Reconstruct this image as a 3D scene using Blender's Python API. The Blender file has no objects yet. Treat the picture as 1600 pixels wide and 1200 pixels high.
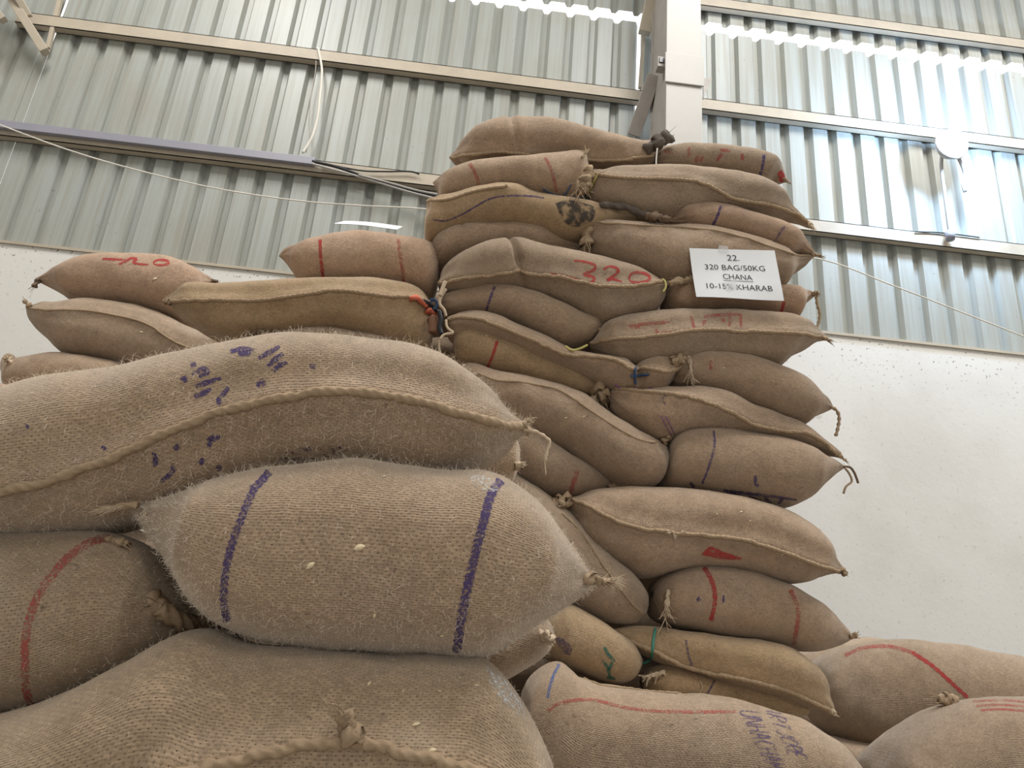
import bpy, bmesh, math, random
import numpy as np
from mathutils import Vector, Matrix, noise
from mathutils.bvhtree import BVHTree

random.seed(7); np.random.seed(7)
S = bpy.context.scene
COL = S.collection

# ------------------------------------------------------------------ camera
H = 1.20                                   # camera height above the floor
FPX = 1150.0                               # focal length in pixels of the 1600x1200 frame
PITCH, ROLL, YAW = math.radians(19.877), math.radians(4.797), math.radians(3.333)
f0 = np.array([math.sin(YAW), math.cos(YAW), 0]); r0 = np.array([math.cos(YAW), -math.sin(YAW), 0]); z0 = np.array([0, 0, 1.])
CF = f0*math.cos(PITCH) + z0*math.sin(PITCH)
u0 = -f0*math.sin(PITCH) + z0*math.cos(PITCH)
CR = r0*math.cos(ROLL) + u0*math.sin(ROLL)
CU = -r0*math.sin(ROLL) + u0*math.cos(ROLL)
CAM = np.array([0, 0, H])
cd = bpy.data.cameras.new('camera'); cam = bpy.data.objects.new('camera', cd); COL.objects.link(cam)
cd.sensor_width = 36; cd.lens = FPX/1600*36; cd.clip_start = 0.02
M = Matrix(((CR[0], CU[0], -CF[0], 0), (CR[1], CU[1], -CF[1], 0), (CR[2], CU[2], -CF[2], H), (0, 0, 0, 1)))
cam.matrix_world = M
S.camera = cam

# ------------------------------------------------------------------ world, light, exposure
w = bpy.data.worlds.new('world'); S.world = w; w.use_nodes = True
bg = w.node_tree.nodes['Background']
bg.inputs[0].default_value = (1.0, 0.985, 0.96, 1); bg.inputs[1].default_value = 3.0
S.view_settings.view_transform = 'Standard'; S.view_settings.look = 'None'
S.view_settings.gamma = 1; S.view_settings.use_curve_mapping = False
S.view_settings.exposure = -0.74

def area(name, loc, size, energy, col, rot=(0, 0, 0)):
    l = bpy.data.lights.new(name, 'AREA'); l.shape = 'RECTANGLE'; l.size, l.size_y = size
    l.energy = energy; l.color = col
    o = bpy.data.objects.new(name, l); COL.objects.link(o); o.location = loc; o.rotation_euler = rot
    return o
YW = 4.70                                  # the clad wall's inner face
ROOF = 8.2
SKY = [(-2.6, 1.7), (2.0, 1.7), (5.4, 1.7), (1.2, -4.4)]     # roof lights (x, y centre)
for (sx, sy) in SKY:
    area('roof_light_daylight', (sx, sy, ROOF-0.06), (1.1, 2.6), 430 if sy > 0 else 260, (1.0, 0.975, 0.935))
area('doorway_daylight', (-0.5, -6.9, 2.3), (2.6, 4.2), 40, (1.0, 0.94, 0.85), (math.radians(90), 0, 0))

# ------------------------------------------------------------------ helpers
def ray(px):
    return CR*(px[0]-800)/FPX - CU*(px[1]-600)/FPX + CF
def at(px, Y):
    d = ray(px); t = Y/d[1]
    return CAM + d*t
def proj(P):
    d = np.asarray(P) - CAM
    zc = d@CF
    return np.stack([800+FPX*(d@CR)/zc, 600-FPX*(d@CU)/zc], -1)

def link(name, me, mat=None, parent=None):
    o = bpy.data.objects.new(name, me); COL.objects.link(o)
    if mat is not None and not me.materials: me.materials.append(mat)
    if parent is not None: o.parent = parent
    return o
def tag(o, label=None, cat=None, group=None, kind=None):
    if label: o['label'] = label
    if cat: o['category'] = cat
    if group: o['group'] = group
    if kind: o['kind'] = kind
    return o
def mesh(name, V, F, smooth=True, uv=None):
    me = bpy.data.meshes.new(name)
    me.from_pydata([tuple(map(float, v)) for v in V], [], [tuple(map(int, f)) for f in F])
    if smooth: me.polygons.foreach_set('use_smooth', [True]*len(me.polygons))
    if uv is not None:
        lay = me.uv_layers.new(name='UVMap')
        idx = np.empty(len(me.loops), dtype=np.int32); me.loops.foreach_get('vertex_index', idx)
        lay.data.foreach_set('uv', np.asarray(uv, dtype=np.float32)[idx].ravel())
    me.update()
    return me
class MB:
    """collects boxes into one mesh"""
    def __init__(s): s.V = []; s.F = []
    def hexa(s, c):
        n = len(s.V); s.V += [tuple(p) for p in c]
        s.F += [(n, n+3, n+2, n+1), (n+4, n+5, n+6, n+7), (n, n+1, n+5, n+4), (n+1, n+2, n+6, n+5), (n+2, n+3, n+7, n+6), (n+3, n, n+4, n+7)]
        return s
    def box(s, a, b):
        (x0, y0, z0_), (x1, y1, z1) = a, b
        return s.hexa([(x0, y0, z0_), (x1, y0, z0_), (x1, y1, z0_), (x0, y1, z0_), (x0, y0, z1), (x1, y0, z1), (x1, y1, z1), (x0, y1, z1)])
    def bar(s, p, q, wd, dp, up=(0, 1, 0)):
        p, q = np.array(p, float), np.array(q, float)
        d = (q-p)/np.linalg.norm(q-p); u = np.array(up, float); sd = np.cross(d, u); sd /= np.linalg.norm(sd); u = np.cross(sd, d)
        c = []
        for e in (p, q):
            c += [e-sd*wd/2-u*dp/2, e+sd*wd/2-u*dp/2, e+sd*wd/2+u*dp/2, e-sd*wd/2+u*dp/2]
        return s.hexa(c)
    def build(s, name, mat, parent=None, bevel=0.0):
        me = mesh(name, s.V, s.F, smooth=False)
        bm = bmesh.new(); bm.from_mesh(me)
        bmesh.ops.recalc_face_normals(bm, faces=bm.faces)
        if bevel > 0: bmesh.ops.bevel(bm, geom=list(bm.edges), offset=bevel, segments=2, affect='EDGES', profile=0.6)
        bm.to_mesh(me); bm.free()
        return link(name, me, mat, parent)

def spline(P, n):
    """Catmull-Rom through P, resampled to n points at equal arc length"""
    P = np.asarray(P, float)
    if len(P) == 2:
        t = np.linspace(0, 1, n)[:, None]; return P[0]*(1-t)+P[1]*t
    Q = np.vstack([2*P[0]-P[1], P, 2*P[-1]-P[-2]]); out = []
    for i in range(len(P)-1):
        a, b, c, d = Q[i:i+4]
        for t in np.linspace(0, 1, 12, endpoint=False):
            out.append(0.5*((2*b)+(c-a)*t+(2*a-5*b+4*c-d)*t*t+(3*b-a-3*c+d)*t**3))
    out.append(P[-1]); out = np.array(out)
    s = np.r_[0, np.cumsum(np.linalg.norm(np.diff(out, axis=0), axis=1))]
    return np.stack([np.interp(np.linspace(0, s[-1], n), s, out[:, k]) for k in range(P.shape[1])], 1)

def tube(P, r, sides=8, twist=0.0, lob=0, amp=0.0, cap=True):
    """tube along P (n,3); r scalar or array; lobes twisting along it give a rope"""
    P = np.asarray(P, float); n = len(P); r = np.broadcast_to(np.asarray(r, float), (n,))
    T = np.gradient(P, axis=0); T /= np.maximum(np.linalg.norm(T, axis=1, keepdims=True), 1e-9)
    ref = np.array([0, 0, 1.]) if abs(T[0][2]) < .9 else np.array([1., 0, 0])
    nrm = np.cross(T[0], ref); nrm /= np.linalg.norm(nrm)
    s = np.r_[0, np.cumsum(np.linalg.norm(np.diff(P, axis=0), axis=1))]
    V = []; F = []; UV = []
    for i in range(n):
        nrm = nrm - T[i]*(nrm@T[i]); nrm /= max(np.linalg.norm(nrm), 1e-9); b = np.cross(T[i], nrm)
        for k in range(sides):
            a = 2*math.pi*k/sides
            rr = r[i]*(1+amp*math.cos(lob*(a) - twist*s[i]))
            V.append(P[i]+(nrm*math.cos(a)+b*math.sin(a))*rr); UV.append((s[i], k/sides*0.03))
    for i in range(n-1):
        for k in range(sides):
            k2 = (k+1) % sides
            F.append((i*sides+k, i*sides+k2, (i+1)*sides+k2, (i+1)*sides+k))
    if cap:
        F.append(tuple(range(sides-1, -1, -1))); F.append(tuple((n-1)*sides+k for k in range(sides)))
    return V, F, UV
def join(parts):
    V = []; F = []; UV = []
    for (v, f, u) in parts:
        n = len(V); V += list(v); F += [tuple(i+n for i in ff) for ff in f]; UV += list(u)
    return V, F, UV

# ------------------------------------------------------------------ materials
def new_mat(name):
    m = bpy.data.materials.new(name); m.use_nodes = True
    nt = m.node_tree; b = nt.nodes['Principled BSDF']
    return m, nt, b
def nd(nt, t, **kw):
    n = nt.nodes.new(t)
    for k, v in kw.items():
        if k.startswith('_'): setattr(n, k[1:], v)
        else: n.inputs[k].default_value = v
    return n
def math_(nt, op, a, b=None, c=None, clamp=False):
    n = nt.nodes.new('ShaderNodeMath'); n.operation = op; n.use_clamp = clamp
    for i, x in enumerate((a, b, c)):
        if x is None: continue
        if isinstance(x, (int, float)): n.inputs[i].default_value = x
        else: nt.links.new(x, n.inputs[i])
    return n.outputs[0]
def mixc(nt, fac, a, b, mode='MIX'):
    n = nt.nodes.new('ShaderNodeMix'); n.data_type = 'RGBA'; n.blend_type = mode
    for i, x in ((0, fac), (6, a), (7, b)):
        if isinstance(x, (int, float)): n.inputs[i].default_value = x
        elif isinstance(x, tuple): n.inputs[i].default_value = x if len(x) == 4 else (*x, 1)
        else: nt.links.new(x, n.inputs[i])
    return n.outputs[2]
def ramp(nt, fac, a, b):
    n = nt.nodes.new('ShaderNodeMapRange'); n.interpolation_type = 'SMOOTHSTEP'
    nt.links.new(fac, n.inputs[0]); n.inputs[1].default_value = a; n.inputs[2].default_value = b
    return n.outputs[0]
def noise_(nt, vec, scale, detail=3, rough=.55):
    n = nd(nt, 'ShaderNodeTexNoise', Scale=scale, Detail=detail, Roughness=rough)
    if vec is not None: nt.links.new(vec, n.inputs['Vector'])
    return n.outputs['Fac']

def jute(name, base, cell=(0.0052, 0.0047), hole=0.62, sheen=0.35, stain=0.25, dust=0.25):
    """woven jute: yarns over and under with open holes, streaky yarn colour, dust and stains"""
    m, nt, b = new_mat(name)
    uv = nd(nt, 'ShaderNodeUVMap').outputs[0]
    oi = nt.nodes.new('ShaderNodeObjectInfo')
    tc = nt.nodes.new('ShaderNodeTexCoord')
    warp = nd(nt, 'ShaderNodeTexNoise', Scale=14.0, Detail=2.0); nt.links.new(uv, warp.inputs['Vector'])
    wv = nt.nodes.new('ShaderNodeVectorMath'); wv.operation = 'MULTIPLY_ADD'
    nt.links.new(warp.outputs['Color'], wv.inputs[0]); wv.inputs[1].default_value = (0.010, 0.010, 0); nt.links.new(uv, wv.inputs[2])
    fine = nd(nt, 'ShaderNodeTexNoise', Scale=120.0, Detail=2.0); nt.links.new(uv, fine.inputs['Vector'])
    wv2 = nt.nodes.new('ShaderNodeVectorMath'); wv2.operation = 'MULTIPLY_ADD'
    nt.links.new(fine.outputs['Color'], wv2.inputs[0]); wv2.inputs[1].default_value = (0.0046, 0.0030, 0); nt.links.new(wv.outputs[0], wv2.inputs[2])
    sp = nt.nodes.new('ShaderNodeSeparateXYZ'); nt.links.new(wv2.outputs[0], sp.inputs[0])
    U = math_(nt, 'MULTIPLY', sp.outputs[0], math.pi/cell[0]); Vv = math_(nt, 'MULTIPLY', sp.outputs[1], math.pi/cell[1])
    su = math_(nt, 'SINE', U); sv = math_(nt, 'SINE', Vv)
    au = math_(nt, 'ABSOLUTE', su); av = math_(nt, 'ABSOLUTE', sv)
    over = math_(nt, 'MULTIPLY', math_(nt, 'COSINE', U), math_(nt, 'COSINE', Vv))     # which yarn lies on top
    # yarn height: weft strong across v, warp weaker across u
    hw = math_(nt, 'ADD', math_(nt, 'MULTIPLY', av, 0.75), math_(nt, 'MULTIPLY', au, 0.35))
    hgt = math_(nt, 'ADD', hw, math_(nt, 'MULTIPLY', over, 0.22))
    cu_ = math_(nt, 'FLOOR', math_(nt, 'ADD', math_(nt, 'DIVIDE', U, math.pi), .5)); cv_ = math_(nt, 'FLOOR', math_(nt, 'ADD', math_(nt, 'DIVIDE', Vv, math.pi), .5))
    cc = nt.nodes.new('ShaderNodeCombineXYZ'); nt.links.new(cu_, cc.inputs[0]); nt.links.new(cv_, cc.inputs[1])
    wn = nt.nodes.new('ShaderNodeTexWhiteNoise'); wn.noise_dimensions = '2D'; nt.links.new(cc.outputs[0], wn.inputs['Vector'])
    hole_m = math_(nt, 'MULTIPLY', ramp(nt, hgt, 0.50, 0.08), math_(nt, 'ADD', .30, math_(nt, 'MULTIPLY', wn.outputs['Value'], .75)), clamp=True)
    # yarn streaks
    sc = nt.nodes.new('ShaderNodeVectorMath'); sc.operation = 'MULTIPLY'; nt.links.new(uv, sc.inputs[0]); sc.inputs[1].default_value = (45, 330, 1)
    streak = noise_(nt, sc.outputs[0], 1.0, 2)
    sc2 = nt.nodes.new('ShaderNodeVectorMath'); sc2.operation = 'MULTIPLY'; nt.links.new(uv, sc2.inputs[0]); sc2.inputs[1].default_value = (300, 40, 1)
    streak2 = noise_(nt, sc2.outputs[0], 1.0, 2)
    # large stains in object space, shifted per object
    off = nt.nodes.new('ShaderNodeVectorMath'); off.operation = 'MULTIPLY_ADD'
    cmb = nt.nodes.new('ShaderNodeCombineXYZ'); nt.links.new(oi.outputs['Random'], cmb.inputs[0]); nt.links.new(oi.outputs['Random'], cmb.inputs[1])
    nt.links.new(cmb.outputs[0], off.inputs[0]); off.inputs[1].default_value = (17, 31, 0); nt.links.new(tc.outputs['Object'], off.inputs[2])
    big = noise_(nt, off.outputs[0], 3.2, 4, .6); mid = noise_(nt, off.outputs[0], 19.0, 4, .65); spk = noise_(nt, off.outputs[0], 70.0, 2, .5)
    val = math_(nt, 'ADD', 0.48, math_(nt, 'MULTIPLY', streak, 0.66))
    val = math_(nt, 'ADD', val, math_(nt, 'MULTIPLY', streak2, 0.34))
    val = math_(nt, 'MULTIPLY', val, math_(nt, 'ADD', 0.68, math_(nt, 'MULTIPLY', mid, 0.60)))
    val = math_(nt, 'MULTIPLY', val, math_(nt, 'ADD', 0.90, math_(nt, 'MULTIPLY', oi.outputs['Random'], 0.18)))
    val = math_(nt, 'MULTIPLY', val, math_(nt, 'ADD', .84, math_(nt, 'MULTIPLY', wn.outputs['Value'], .32)))
    hv = nt.nodes.new('ShaderNodeHueSaturation'); hv.inputs['Color'].default_value = (*base, 1); nt.links.new(val, hv.inputs['Value'])
    nt.links.new(math_(nt, 'ADD', 0.80, math_(nt, 'MULTIPLY', big, 0.40)), hv.inputs['Saturation'])
    c = mixc(nt, math_(nt, 'MULTIPLY', ramp(nt, big, 0.50, 0.72), dust), hv.outputs[0], (0.45, 0.385, 0.31))
    c = mixc(nt, math_(nt, 'MULTIPLY', ramp(nt, mid, 0.60, 0.80), stain), c, (0.10, 0.075, 0.055))
    c = mixc(nt, math_(nt, 'MULTIPLY', ramp(nt, spk, 0.665, 0.76), 0.42), c, (0.07, 0.05, 0.04))
    c = mixc(nt, math_(nt, 'MULTIPLY', hole_m, hole), c, (0.055, 0.038, 0.026))
    nt.links.new(c, b.inputs['Base Color'])
    b.inputs['Roughness'].default_value = 0.92; b.inputs['Specular IOR Level'].default_value = 0.15
    b.inputs['Sheen Weight'].default_value = sheen; b.inputs['Sheen Roughness'].default_value = 0.45
    b.inputs['Sheen Tint'].default_value = (1.0, 0.93, 0.84, 1)
    bp = nt.nodes.new('ShaderNodeBump'); bp.inputs['Strength'].default_value = 0.55; bp.inputs['Distance'].default_value = 0.0016
    nt.links.new(math_(nt, 'ADD', hgt, math_(nt, 'MULTIPLY', streak, 0.5)), bp.inputs['Height'])
    nt.links.new(bp.outputs[0], b.inputs['Normal'])
    return m
def plain(name, col, rough=.6, metal=0.0, var=0.15, scale=8.0, spec=.4, bump=0.0):
    m, nt, b = new_mat(name)
    tc = nt.nodes.new('ShaderNodeTexCoord')
    n = noise_(nt, tc.outputs['Object'], scale, 5, .6)
    hv = nt.nodes.new('ShaderNodeHueSaturation'); hv.inputs['Color'].default_value = (*col, 1)
    nt.links.new(math_(nt, 'ADD', 1-var, math_(nt, 'MULTIPLY', n, 2*var)), hv.inputs['Value'])
    nt.links.new(hv.outputs[0], b.inputs['Base Color'])
    b.inputs['Roughness'].default_value = rough; b.inputs['Metallic'].default_value = metal; b.inputs['Specular IOR Level'].default_value = spec
    if bump > 0:
        bp = nt.nodes.new('ShaderNodeBump'); bp.inputs['Strength'].default_value = bump; bp.inputs['Distance'].default_value = 0.004
        nt.links.new(n, bp.inputs['Height']); nt.links.new(bp.outputs[0], b.inputs['Normal'])
    return m
def paint(name, col, cover=0.75, scale=260.0):
    """worn paint or ink on cloth: patches of colour that let the weave show through"""
    m, nt, b = new_mat(name)
    tc = nt.nodes.new('ShaderNodeTexCoord')
    n1 = noise_(nt, tc.outputs['Object'], scale, 2, .6); n2 = noise_(nt, tc.outputs['Object'], 26.0, 3, .6)
    k = math_(nt, 'ADD', math_(nt, 'MULTIPLY', n1, 0.85), math_(nt, 'MULTIPLY', n2, 0.35))
    msk = ramp(nt, k, 0.26+cover*0.5, 0.50+cover*0.5)
    b.inputs['Base Color'].default_value = (*col, 1); b.inputs['Roughness'].default_value = .95; b.inputs['Specular IOR Level'].default_value = .1
    inv = math_(nt, 'SUBTRACT', 1.0, msk); nt.links.new(math_(nt, 'MULTIPLY', inv, 0.82), b.inputs['Alpha'])
    return m

JB = jute('jute_brown', (0.37, 0.264, 0.181))
JG = jute('jute_greyish', (0.35, 0.258, 0.180), stain=.35)
JT = jute('jute_tan', (0.42, 0.295, 0.175), stain=.2, dust=.12)
JP = jute('jute_pinkish', (0.43, 0.292, 0.200), dust=.2)
JF = jute('jute_coarse', (0.425, 0.308, 0.210), cell=(0.0062, 0.0050), hole=0.80, sheen=.75, stain=.3)
JF2 = jute('jute_coarse_dusty', (0.35, 0.258, 0.172), cell=(0.0058, 0.0052), hole=0.80, sheen=.45, stain=.35, dust=.4)
JMAT = dict(b=JB, g=JG, t=JT, p=JP, f=JF, d=JF2)
M_rope = plain('jute_rope', (0.36, 0.265, 0.175), .95, 0, .3, 90, .1, .6)
M_ropeD = plain('jute_rope_dark', (0.19, 0.135, 0.095), .95, 0, .3, 90, .1, .6)
M_fray = plain('jute_fray_pale', (0.55, 0.44, 0.32), .95, 0, .25, 60, .1)
M_fuzz = plain('jute_fuzz', (0.72, 0.63, 0.52), .9, 0, .2, 30, .1)
M_sooty = plain('sooty_cloth', (0.13, 0.11, 0.095), .95, 0, .4, 60, .1, .5)
M_red = paint('red_paint', (0.42, 0.055, 0.055), .62)
M_redf = paint('red_paint_faded', (0.40, 0.10, 0.085), .46)
M_pur = paint('purple_ink', (0.085, 0.062, 0.165), .56)
M_purf = paint('purple_ink_faded', (0.13, 0.095, 0.17), .48)
M_grn = paint('green_paint', (0.03, 0.16, 0.13), .55)
M_blf = paint('blue_ink_faded', (0.10, 0.15, 0.32), .55)
M_soot = paint('soot_stain', (0.075, 0.066, 0.060), .46, 34)
M_pale = paint('pale_coat', (0.60, 0.60, 0.58), .35, 180)  # thin broken pale coat for patches at sack edges
M_yel = plain('yellow_green_cord', (0.55, 0.50, 0.18), .6)
M_blu = plain('blue_string', (0.03, 0.07, 0.16), .5)
M_blk = plain('black_strip', (0.012, 0.013, 0.018), .35)
M_grs = plain('green_string', (0.05, 0.25, 0.19), .6)
M_vio = plain('violet_thread', (0.24, 0.09, 0.24), .8)
M_ora = plain('orange_rag', (0.55, 0.14, 0.08), .85, bump=.5)
M_brn = plain('brown_rag', (0.20, 0.10, 0.06), .85, bump=.5)
M_husk = plain('grain_husk', (0.72, 0.60, 0.40), .7)

# ------------------------------------------------------------------ sacks
class Sack: pass
def interp_poly(P, n): return spline(P, n)

def build_sack(U, L, Y, mat, label, group, bf=.135, bb=.25, free=(0, 0), seam=None, seam_r=.0064, crease=(), ns=84, nr=44,
               lump=.007, name='jute_sack', rope=True, slant=0.0):
    """U, L: upper and lower outline as seen in the photograph, left to right, set on the upright plane at distance Y;
    the sack is then given its own front bulge bf and depth bb behind that plane"""
    up = interp_poly(U, ns); lp = interp_poly(L, ns)
    Yc = np.array([Y + slant*(i/(ns-1)-.5) for i in range(ns)])
    A = np.array([at(p, y) for p, y in zip(up, Yc)]); B = np.array([at(p, y) for p, y in zip(lp, Yc)])
    C = (A+B)/2; d = A-B; d[:, 1] = 0
    hgt = np.linalg.norm(d, axis=1)/2
    v = d/np.maximum(2*hgt, 1e-6)[:, None]
    # keep the section direction steady where the outlines pinch together
    wgt = np.clip(hgt/.02, 0, 1)[:, None]
    vm = (v*wgt*hgt[:, None]).sum(0); vm /= np.linalg.norm(vm)
    v = v*wgt + vm*(1-wgt); v /= np.linalg.norm(v, axis=1, keepdims=True)
    s = np.linspace(0, 1, ns)
    tp = np.sqrt(np.clip(1-np.abs(2*s-1)**5, 0, 1))
    a = hgt.copy()
    b1 = np.minimum(bf*tp, 1.45*a+.004); b2 = np.minimum(bb*tp, 2.6*a+.006)
    m = (C[:, 2]-H)/Y
    fr = np.zeros(ns)
    if free[0] > 0: fr = np.maximum(fr, np.clip((free[0]-s)/(free[0]*.6), 0, 1))
    if free[1] > 0: fr = np.maximum(fr, np.clip((s-(1-free[1]))/(free[1]*.6), 0, 1))
    fr = fr*fr*(3-2*fr)
    lim = .60*hgt/np.maximum(np.abs(m), .05)
    b1 = b1*(1-fr)+np.minimum(b1, lim)*fr; b2 = b2*(1-fr)+np.minimum(b2, lim)*fr
    af = np.sqrt(np.maximum(hgt**2-(m*np.maximum(b1, b2))**2, (.6*hgt)**2))
    a = a*(1-fr)+af*fr
    bu = np.where(m > 0, b1, b2)
    sh = (np.sqrt(a*a+(m*bu)**2)-a)*(1-fr)
    C = C - v*sh[:, None]
    ph = np.linspace(0, 2*math.pi, nr, endpoint=False)
    seedv = Vector((random.random()*50, random.random()*50, random.random()*50))
    V = np.zeros((ns, nr, 3)); e = .86
    cs = np.sign(np.cos(ph))*np.abs(np.cos(ph))**e; sn = np.sign(np.sin(ph))*np.abs(np.sin(ph))**e
    arc = np.r_[0, np.cumsum(np.linalg.norm(np.diff(C, axis=0), axis=1))]
    for i in range(ns):
        br = np.where(cs > 0, b1[i], b2[i])          # cos>0: towards the viewer
        V[i] = C[i] + np.outer(sn*a[i], v[i]); V[i, :, 1] -= cs*br
        k = 1.0
        for (cx, cw, cdp) in crease:
            k -= cdp*math.exp(-((s[i]-cx)/cw)**2)
        if k != 1.0: V[i] = C[i] + (V[i]-C[i])*np.array([1, k, 1]) - np.array([0, 0, 0])
        # gathers near the ends, lumps along the body
        g = max(0, 1-min(s[i], 1-s[i])/.16)
        for j in range(nr):
            nrm = V[i, j]-C[i]; ln = np.linalg.norm(nrm)
            if ln < 1e-6: continue
            q = Vector(V[i, j])*5.5+seedv
            dsp = lump*noise.noise(q)*1.6 + lump*.5*noise.noise(q*2.7)
            dsp += .0045*g*math.sin(ph[j]*9+seedv.x+6*noise.noise(q*.6))*min(1, ln/.04)
            dsp *= min(1, ln/.05)
            V[i, j] += nrm/ln*dsp
    P = V.reshape(-1, 3)
    # pinch the cloth up into the seam
    seam3 = None
    uvv = np.zeros((ns, nr+1, 2))
    circ = np.median(np.linalg.norm(np.diff(np.concatenate([V, V[:, :1]], 1), axis=1), axis=2).sum(1))
    uvv[:, :, 0] = arc[:, None]; uvv[:, :, 1] = (np.arange(nr+1)/nr*circ)[None]
    # faces
    Fs = []; base = 0
    for i in range(ns-1):
        for j in range(nr):
            j2 = (j+1) % nr
            Fs.append((i*nr+j, i*nr+j2, (i+1)*nr+j2, (i+1)*nr+j))
    Fs.append(tuple(range(nr))); Fs.append(tuple((ns-1)*nr+j for j in range(nr-1, -1, -1)))
    me = mesh(name, P, Fs)
    bm = bmesh.new(); bm.from_mesh(me); bmesh.ops.recalc_face_normals(bm, faces=bm.faces); bm.to_mesh(me); bm.free()
    me.polygons.foreach_set('use_smooth', [True]*len(me.polygons))
    bvh = BVHTree.FromPolygons([Vector(p) for p in P], Fs)
    o = Sack(); o.Y = Y; o.bvh = bvh
    if seam is not None:
        sp = interp_poly(seam, 160); pts = []; nn = []
        for p in sp:
            h = castb(bvh, p)
            if h is None:
                q = at(p, Y-.02); near = bvh.find_nearest(Vector(q)); pts.append(np.array(near[0])); nn.append(np.array(near[1]))
            else: pts.append(h[0]); nn.append(h[1])
        pts = np.array(pts)
        for _ in range(6): pts[1:-1] = pts[1:-1]*.4+(pts[:-2]+pts[2:])*.3
        seam3 = pts
        D = np.sqrt(((P[:, None, :]-pts[None, ::2, :])**2).sum(2)).min(1)
        nv = np.empty(len(P)*3, dtype=np.float32); me.vertices.foreach_get('normal', nv); nv = nv.reshape(-1, 3)
        rr = seam_r
        disp = 1.1*rr*np.exp(-(D/(2.6*rr))**2) - .9*rr*np.exp(-((D-6*rr)/(3.5*rr))**2)
        sgn = np.where(((P-np.repeat(C, nr, 0))*nv).sum(1) < 0, -1, 1)[:, None]
        P = P + nv*sgn*disp[:, None]
        me.vertices.foreach_set('co', P.astype(np.float32).ravel()); me.update()
        bvh = BVHTree.FromPolygons([Vector(p) for p in P], Fs); o.bvh = bvh
    # uv per loop
    lay = me.uv_layers.new(name='UVMap')
    li = np.empty(len(me.loops), dtype=np.int32); me.loops.foreach_get('vertex_index', li)
    ii, jj = li//nr, li % nr
    uvl = np.stack([uvv[ii, 0, 0], jj/nr*circ], 1)
    pi = np.repeat(np.arange(len(me.polygons)), [p.loop_total for p in me.polygons])
    # close the wrap-around column
    wrapj = np.zeros(len(me.polygons), bool)
    jmin = np.full(len(me.polygons), 10**6); jmax = np.full(len(me.polygons), -1)
    np.minimum.at(jmin, pi, jj); np.maximum.at(jmax, pi, jj)
    wrapj = (jmax-jmin) > nr/2
    fix = wrapj[pi] & (jj == 0) & (pi < (ns-1)*nr)
    uvl[fix, 1] = circ
    lay.data.foreach_set('uv', uvl.astype(np.float32).ravel())
    body_mat = JMAT[mat]
    root = bpy.data.objects.new(name, None); root.empty_display_size = .1
    COL.objects.link(root)
    ctr = P.mean(0); root.location = (ctr[0], ctr[1], P[:, 2].min())
    root['label'] = label; root['category'] = 'sack'; root['group'] = group
    o.root = root; o.me = me; o.P = P; o.nr = nr; o.ns = ns; o.off = np.array(root.location)
    b = link('body', me, body_mat, root)
    me.transform(Matrix.Translation(-Vector(root.location)))
    if seam3 is not None and rope:
        nvv = []
        for p in seam3:
            near = bvh.find_nearest(Vector(p)); nvec = Vector(CAM)-Vector(p); nvec.normalize()
            nvv.append(np.array(near[0])+np.array(nvec)*seam_r*.35)
        q = spline(np.array(nvv)[::3], 260)
        V2, F2, UV2 = tube(q, seam_r*(1+.12*np.sin(np.arange(260)*.37)), 12, 2*math.pi/(seam_r*2.6), 3, .14)
        part(o, 'seam', V2, F2, UV2, M_rope)
    SACKS.append(o)
    return o
def castb(bvh, px):
    d = Vector(ray(px)).normalized()
    h = bvh.ray_cast(Vector(CAM), d)
    if h[0] is None: return None
    return np.array(h[0]), np.array(h[1])
def part(sk, name, V, F, UV, mat, kind=None, smooth=True):
    V = np.asarray(V)-sk.off
    me = mesh(name, V, F, smooth, UV)
    ob = link(name, me, mat, sk.root)
    if kind: ob['kind'] = kind
    return ob
def ribbon(sk, name, pts, wpx, mat, off=.0011, n=None, taper=False):
    """flat mark that follows the sack's cloth along a drawn line"""
    L_ = np.linalg.norm(np.diff(np.asarray(pts, float), axis=0), axis=1).sum()
    n = n or max(6, int(L_/3)); q = spline(pts, n)
    T = np.gradient(q, axis=0); T /= np.maximum(np.linalg.norm(T, axis=1, keepdims=True), 1e-6)
    N = np.stack([-T[:, 1], T[:, 0]], 1)
    rows = []
    for i in range(n):
        ww = wpx*(.5+.5*math.sin(math.pi*(i+.5)/n)) if taper else wpx*(1+.15*math.sin(i*1.7))
        r = []
        for t in (-.5, -.25, 0, .25, .5):
            h = castb(sk.bvh, q[i]+N[i]*t*ww)
            if h is None: r = None; break
            toc = CAM-h[0]; toc /= np.linalg.norm(toc)
            r.append(h[0]+toc*off)
        rows.append(r)
    V = []; F = []; UV = []; prev = None
    for r in rows:
        if r is None: prev = None; continue
        st = len(V); V += r; UV += [(0, 0)]*5
        if prev is not None and np.linalg.norm(V[prev+2]-r[2]) < .06:
            for k in range(4): F.append((prev+k, prev+k+1, st+k+1, st+k))
        prev = st
    if F: return part(sk, name, V, F, UV, mat)
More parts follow.
